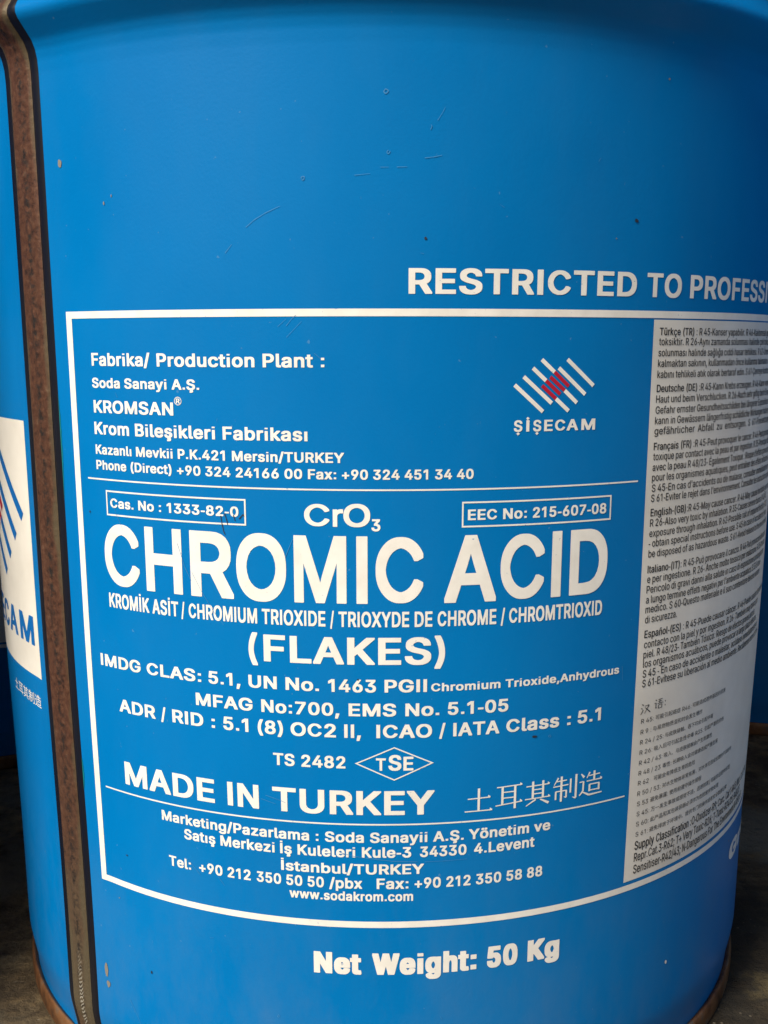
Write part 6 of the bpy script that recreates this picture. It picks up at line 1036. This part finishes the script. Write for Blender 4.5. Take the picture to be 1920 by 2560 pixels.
# emblem of slanted bars
BARS = [(0, .2422, -.0748, .2989, -.1238), (0, .2592, -.0601, .3160, -.1087), (0, .2768, -.0447, .3033, -.0677), (1, .3033, -.0677, .3327, -.0924),
        (0, .2938, -.0296, .3199, -.0522), (1, .3199, -.0522, .3498, -.0781), (0, .3284, -.0448, .3853, -.0936), (0, .3457, -.0295, .4026, -.0779),
        (1, .2956, -.0765, .3246, -.1008), (0, .3246, -.1008, .3512, -.1235), (1, .3117, -.0610, .3419, -.0860), (0, .3419, -.0860, .3681, -.1088)]
WORD = [('S', .2427, .2591), ('I', .2668, .2728), ('S', .2803, .2964), ('E', .3023, .3196), ('C', .3244, .3450), ('A', .3484, .3726), ('M', .3796, .4097)]
def emblem(f, main, accent, parent, lift):
    for kind in (0, 1):
        q = Print()
        for k, x0, y0, x1, y1 in BARS:
            if k != kind:
                continue
            wd = .0037 if not k else .0034
            L = math.hypot(x1 - x0, y1 - y0)
            nx, ny = -(y1 - y0) / L * wd, (x1 - x0) / L * wd
            q.add([f(x0 + nx, y0 + ny), f(x0 - nx, y0 - ny), f(x1 - nx, y1 - ny), f(x1 + nx, y1 + ny)], [(0, 1, 2, 3)])
        q.build('emblem_bars', accent if kind else main, parent, lift)
    q = Print()
    def box(a, zb):
        return f(a, zb)
    for ch, a, b_ in WORD:
        (ta, zb), (tb, zc) = f(a, -.1595, True), f(b_, -.1388, True)
        q.text(ch, ta, tb, zb, zc, 'bold')
    for x, y in ((.2510, -.1632), (.2695, -.1357), (.2882, -.1632)):
        q.add([f(x - .0034, y, True), f(x, y - .0030, True), f(x + .0034, y, True), f(x, y + .0030, True)], [(0, 1, 2, 3)])
    q.build('lettering', main, parent, lift)
emblem(lambda x, y, t=False: (x, y), m_white, m_red, drum, .0007)

# hazard panel on the right
PL, PR = .5395, 1.93
q = Print()
q.add(rect(PL, PR, -1.1045, .0435), [(0, 1, 2, 3)])
panel = q.build('hazard_panel', m_panel, drum, .0004)
para = []
last = None
for pre, anchor, rest, t0, t1, zb, zc, wt in LABEL:
    if last is None or abs(last - zb) > .0285 or pre:
        para.append(Print())
    last = zb
    q = para[-1]
    if wt == 'han':
        q.text(anchor, t0, t1, zb, zc, 'han')
        continue
    full = pre + anchor + rest
    # ink of the bold heading is laid at the same pitch as the light text
    V, F, xs = lay(pre + anchor, 'label')
    Vb, Fb, xb = lay(pre, 'labelb') if pre else ([], [], [0])
    Va, Fa, xa = lay(anchor, 'label')
    a0 = used(Vb, Fb)[0] if pre else used(Va, Fa)[0]
    end = xb[-1] + used(Va, Fa)[1]
    sx = (t1 - t0) / (end - a0)
    sy = (zc - zb) / 517
    Vr, Fr, xr = lay(anchor + rest, 'label')
    lim = PR - .03
    if pre:
        q.add([(t0 + (x - a0) * sx, zb + (y + 4) * sy) for x, y in Vb], Fb)
    Vm = [(t0 + (x + xb[-1] - a0) * sx, zb + (y + 4) * sy) for x, y in Vr]
    q.add(Vm, [f for f in Fr if all(Vm[i][0] < lim for i in f)])
q = Print()                                          # hand-drawn heading of the Chinese lines
q.strokes((.5584, .5859, -.7420, -.7190), [(.1, .95, .25, .82, .05, .12), (.0, .6, .15, .52, .05, .1), (.0, .0, .25, .4, .05, .09), (.40, .72, .85, .78, .05, .06),
                                            (.85, .78, .40, .05, .09, .04), (.42, .60, 1.0, .08, .05, .10)])
q.strokes((.5977, .6244, -.7390, -.7165), [(.1, .95, .22, .84, .05, .12), (.0, .62, .2, .64, .05, .06), (.18, .62, .16, .12, .08, .08), (.16, .12, .28, .2, .05, .05), (.4, .9, .9, .93, .05, .06),
                                            (.62, .92, .58, .55, .07, .07), (.42, .73, .85, .74, .05, .05), (.35, .54, 1, .56, .06, .06), (.48, .4, .46, .05, .07, .07), (.86, .42, .84, .05, .07, .07),
                                            (.48, .4, .86, .42, .05, .05), (.46, .08, .84, .08, .05, .05)])
q.strokes((.6290, .6330, -.7360, -.7230), [(.5, .95, .5, .7, .5, .5), (.5, .3, .5, .05, .5, .5)])
para.append(q)
for q in para:
    q.build('lettering', m_black, panel, .0009)

# second printed panel, left of the seam, with the blue emblem
q = Print()
q.add(rect(-1.425, -.848, -.7255, -.161), [(0, 1, 2, 3)])
panel2 = q.build('emblem_panel', m_panel, drum, .0004)
def f2(x, y, t=False):
    return (-.8747 + (x - .4097) * 2.95, -.6560 + (y + .1598) * 3.2 + (0 if t else .022))
emblem(f2, m_dblue, m_red, panel2, .0009)

# ---------------------------------------------------------------- wear: scratches, chips and specks
def scratch(q, pts, wd):
    for (x0, y0), (x1, y1) in zip(pts, pts[1:]):
        L = math.hypot(x1 - x0, y1 - y0) or 1
        nx, ny = -(y1 - y0) / L * wd, (x1 - x0) / L * wd
        q.add([(x0 + nx, y0 + ny), (x0 - nx, y0 - ny), (x1 - nx * .6, y1 - ny * .6), (x1 + nx * .6, y1 + ny * .6)], [(0, 1, 2, 3)])
def blob(q, x, y, rx, ry, n=9, hole=0.0):
    rr = [random.uniform(.75, 1.15) for _ in range(n)]
    o1 = [(x + rx * rr[k] * cos(2 * pi * k / n), y + ry * rr[k] * sin(2 * pi * k / n)) for k in range(n)]
    if hole:
        i1 = [(x + (a - x) * hole, y + (b_ - y) * hole) for a, b_ in o1]
        q.add(o1 + i1, [(k, (k + 1) % n, n + (k + 1) % n, n + k) for k in range(n) if random.random() < .85])
    else:
        q.add(o1, [tuple(range(n))])
q = Print()
SCR = [([(-.2401, .2012), (-.225, .213), (-.205, .224), (-.1773, .2357)], .0005), ([(-.2807, .1575), (-.2672, .1730)], .0005), ([(-.3702, -.4282), (-.350, -.465), (-.325, -.503), (-.3055, -.5258)], .0004),
       ([(-.0022, .2984), (.012, .2986)], .0004), ([(.026, .2988), (.0436, .2992)], .0005), ([(.0737, .3141), (.089, .3160), (.1033, .3191)], .0006), ([(-.0468, .2853), (-.0200, .2878)], .0004),
       ([(.095, .376), (.104, .390), (.108, .398)], .0004), ([(.083, .361), (.0855, .3655), (.084, .369)], .0007), ([(-.17, .030), (-.160, .042), (-.152, .049)], .0004), ([(-.186, .0285), (-.170, .042)], .0003),
       ([(-.17, .010), (-.150, .030), (-.142, .038)], .0003), ([(-.12, -.018), (-.108, -.028)], .0004), ([(-.0826, -.968), (-.06, -.9745), (-.03, -.9790)], .0006), ([(-.03, -.9790), (.02, -.985), (.07, -.987)], .0007),
       ([(.085, -.988), (.12, -.988), (.17, -.987)], .0004), ([(-.59, -1.385), (-.56, -1.43), (-.52, -1.48), (-.46, -1.52)], .0004), ([(-.41, -1.02), (-.395, -1.035), (-.38, -1.050)], .0004),
       ([(-.34, -1.045), (-.325, -1.063)], .0004), ([(-.565, -.285), (-.545, -.33), (-.53, -.36)], .0004), ([(-.40, -.375), (-.385, -.42), (-.372, -.445)], .0005), ([(.395, .32), (.40, .327)], .0004),
       ([(-.18, -.39), (-.165, -.355)], .0005), ([(.50, -.63), (.503, -.66)], .0005), ([(-.23, -.86), (-.20, -.868), (-.19, -.872)], .0005), ([(-.24, -.868), (-.21, -.876)], .0004)]
for pts_, wd in SCR:
    scratch(q, pts_, wd)
for k in range(22):                                  # fine random hairline nicks
    t = random.uniform(-.62, .9); z = random.uniform(-1.4, .45); a = random.uniform(0, pi); L = random.uniform(.003, .010)
    scratch(q, [(t, z), (t + L * cos(a), z + L * sin(a))], random.uniform(.0002, .0004))
for x, y, r_ in ((.0073, .4226, .0042), (-.1361, .2818, .0038), (.0114, .3235, .0033), (.3359, -.7513, .003), (-.215, -1.33, .003)):
    blob(q, x, y, r_, r_, 12, .62)
q.build('scratches', m_scr, drum, .0010, label='thin pale scratches in the blue paint', kind='stuff')
q = Print()
for x, y, rx, ry in ((-.6497, .3354, .0052, .0078), (-.5374, .2558, .0016, .0035), (-.518, .268, .0012, .0030), (.5470, .4756, .0024, .0022), (-.6600, -1.338, .0048, .0170),
                     (-.6560, -1.372, .0050, .0090), (1.0, -1.16, .002, .003), (.4400, .188, .0014, .0014), (-.605, -1.155, .0016, .0016)):
    blob(q, x, y, rx, ry, 11)
q.build('paint_chips', m_chip, drum, .0010, kind='stuff')
q = Print()
blob(q, .6947, -1.3362, .0034, .0056)
q.build('white_fleck', m_white, drum, .0010)
q = Print()
for x, y, rx, ry in ((.4843, .2216, .0042, .0040), (.0762, .1797, .0026, .0026), (.3028, -.7483, .0065, .0024), (-.5196, -1.2996, .0025, .0040), (-.573, -1.05, .0030, .0018), (-.02, -1.47, .003, .0025),
                     (-.045, -.62, .002, .002), (-.62, -.33, .0016, .0030)):
    blob(q, x, y, rx, ry, 9)
# pen scribbles by the registry number box
for pts_ in ([(-.305, -.3165), (-.303, -.330), (-.300, -.345), (-.297, -.352)], [(-.297, -.312), (-.2935, -.322), (-.291, -.333)], [(-.279, -.314), (-.276, -.325)], [(-.268, -.321), (-.260, -.312), (-.2575, -.316)]):
    scratch(q, pts_, .0010)
q.build('specks', m_dark, drum, .0011, kind='stuff')
# greenish chemical smears that crept along the right side of the seam
m_green, nt, b = mat('green_residue', (.0, .17, .20), .5)
for z0, z1, wd in ((-.10, -.31, .0030), (-.86, -.93, .0028)):
    q = Print()
    n = 26
    zz = [z0 + (z1 - z0) * k / n for k in range(n + 1)]
    ww = [wd * sin(pi * k / n) * random.uniform(.6, 1.2) for k in range(n + 1)]
    q.add([(EDGE_R + .0002, z) for z in zz] + [(EDGE_R + .0006 + w_, z) for z, w_ in zip(zz, ww)], [(k, k + 1, n + 2 + k, n + 1 + k) for k in range(n)])
    q.build('residue_smear', m_green, drum, .0008)

# ---------------------------------------------------------------- neighbouring drums; the first three are added beside the view to block light
def copy_tree(o, parent=None):
    c = o.copy()
    C.objects.link(c)
    if parent:
        c.parent = parent
    for ch in list(o.children):
        copy_tree(ch, c)
    return c
for x, y, rz, lab_ in ((-2.2, -.36, .6, 'added blue drum beyond the left edge, keeping sun off the drum behind'),
                      (2.5, -.42, -.4, 'added blue drum beyond the right edge, blocking sky light from the right'),
                      (3.9, 1.35, 1.0, 'added blue drum farthest to the right, blocking side light on the rear row'),
                      (-1.80, 1.90, -1.35, 'shaded blue drum standing behind the front drum at the left edge'),
                      (1.80, 2.30, 2.3, 'dark blue drum in deep shade behind the right edge of the front drum')):
    c = copy_tree(drum)
    c.location = (x * S, y * S, 0)
    c.rotation_euler = (0, 0, rz)
    c['label'] = lab_

# ---------------------------------------------------------------- floor
n = 60
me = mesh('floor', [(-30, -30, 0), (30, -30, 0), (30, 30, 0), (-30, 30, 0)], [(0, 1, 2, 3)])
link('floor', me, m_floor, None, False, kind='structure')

# ---------------------------------------------------------------- unseen wall and roof slabs, added to shade the rear drums
def slab(name, x0, x1, y0, y1, z0, z1, m, **kw):
    V = [(x, y, z) for z in (z0, z1) for x, y in ((x0, y0), (x1, y0), (x1, y1), (x0, y1))]
    F = [(3, 2, 1, 0), (4, 5, 6, 7), (0, 1, 5, 4), (1, 2, 6, 5), (2, 3, 7, 6), (3, 0, 4, 7)]
    return link(name, mesh(name, V, F), m, None, False, **kw)
m_shade, nt, b = mat('shade_slab', rough=.9)
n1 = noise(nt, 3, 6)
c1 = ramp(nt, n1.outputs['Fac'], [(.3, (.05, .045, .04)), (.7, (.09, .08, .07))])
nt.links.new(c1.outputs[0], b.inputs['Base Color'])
slab('shade_wall', -2.5, 2.5, 1.0, 1.15, 0, 2.0, m_shade, label='added dark wall behind the drums, unseen, closing off the sky', category='wall')
slab('shade_roof', -2.7, 2.7, -.30, 1.3, 2.003, 2.06, m_shade, label='added flat roof slab overhead, unseen, shading the rear drums', category='roof')
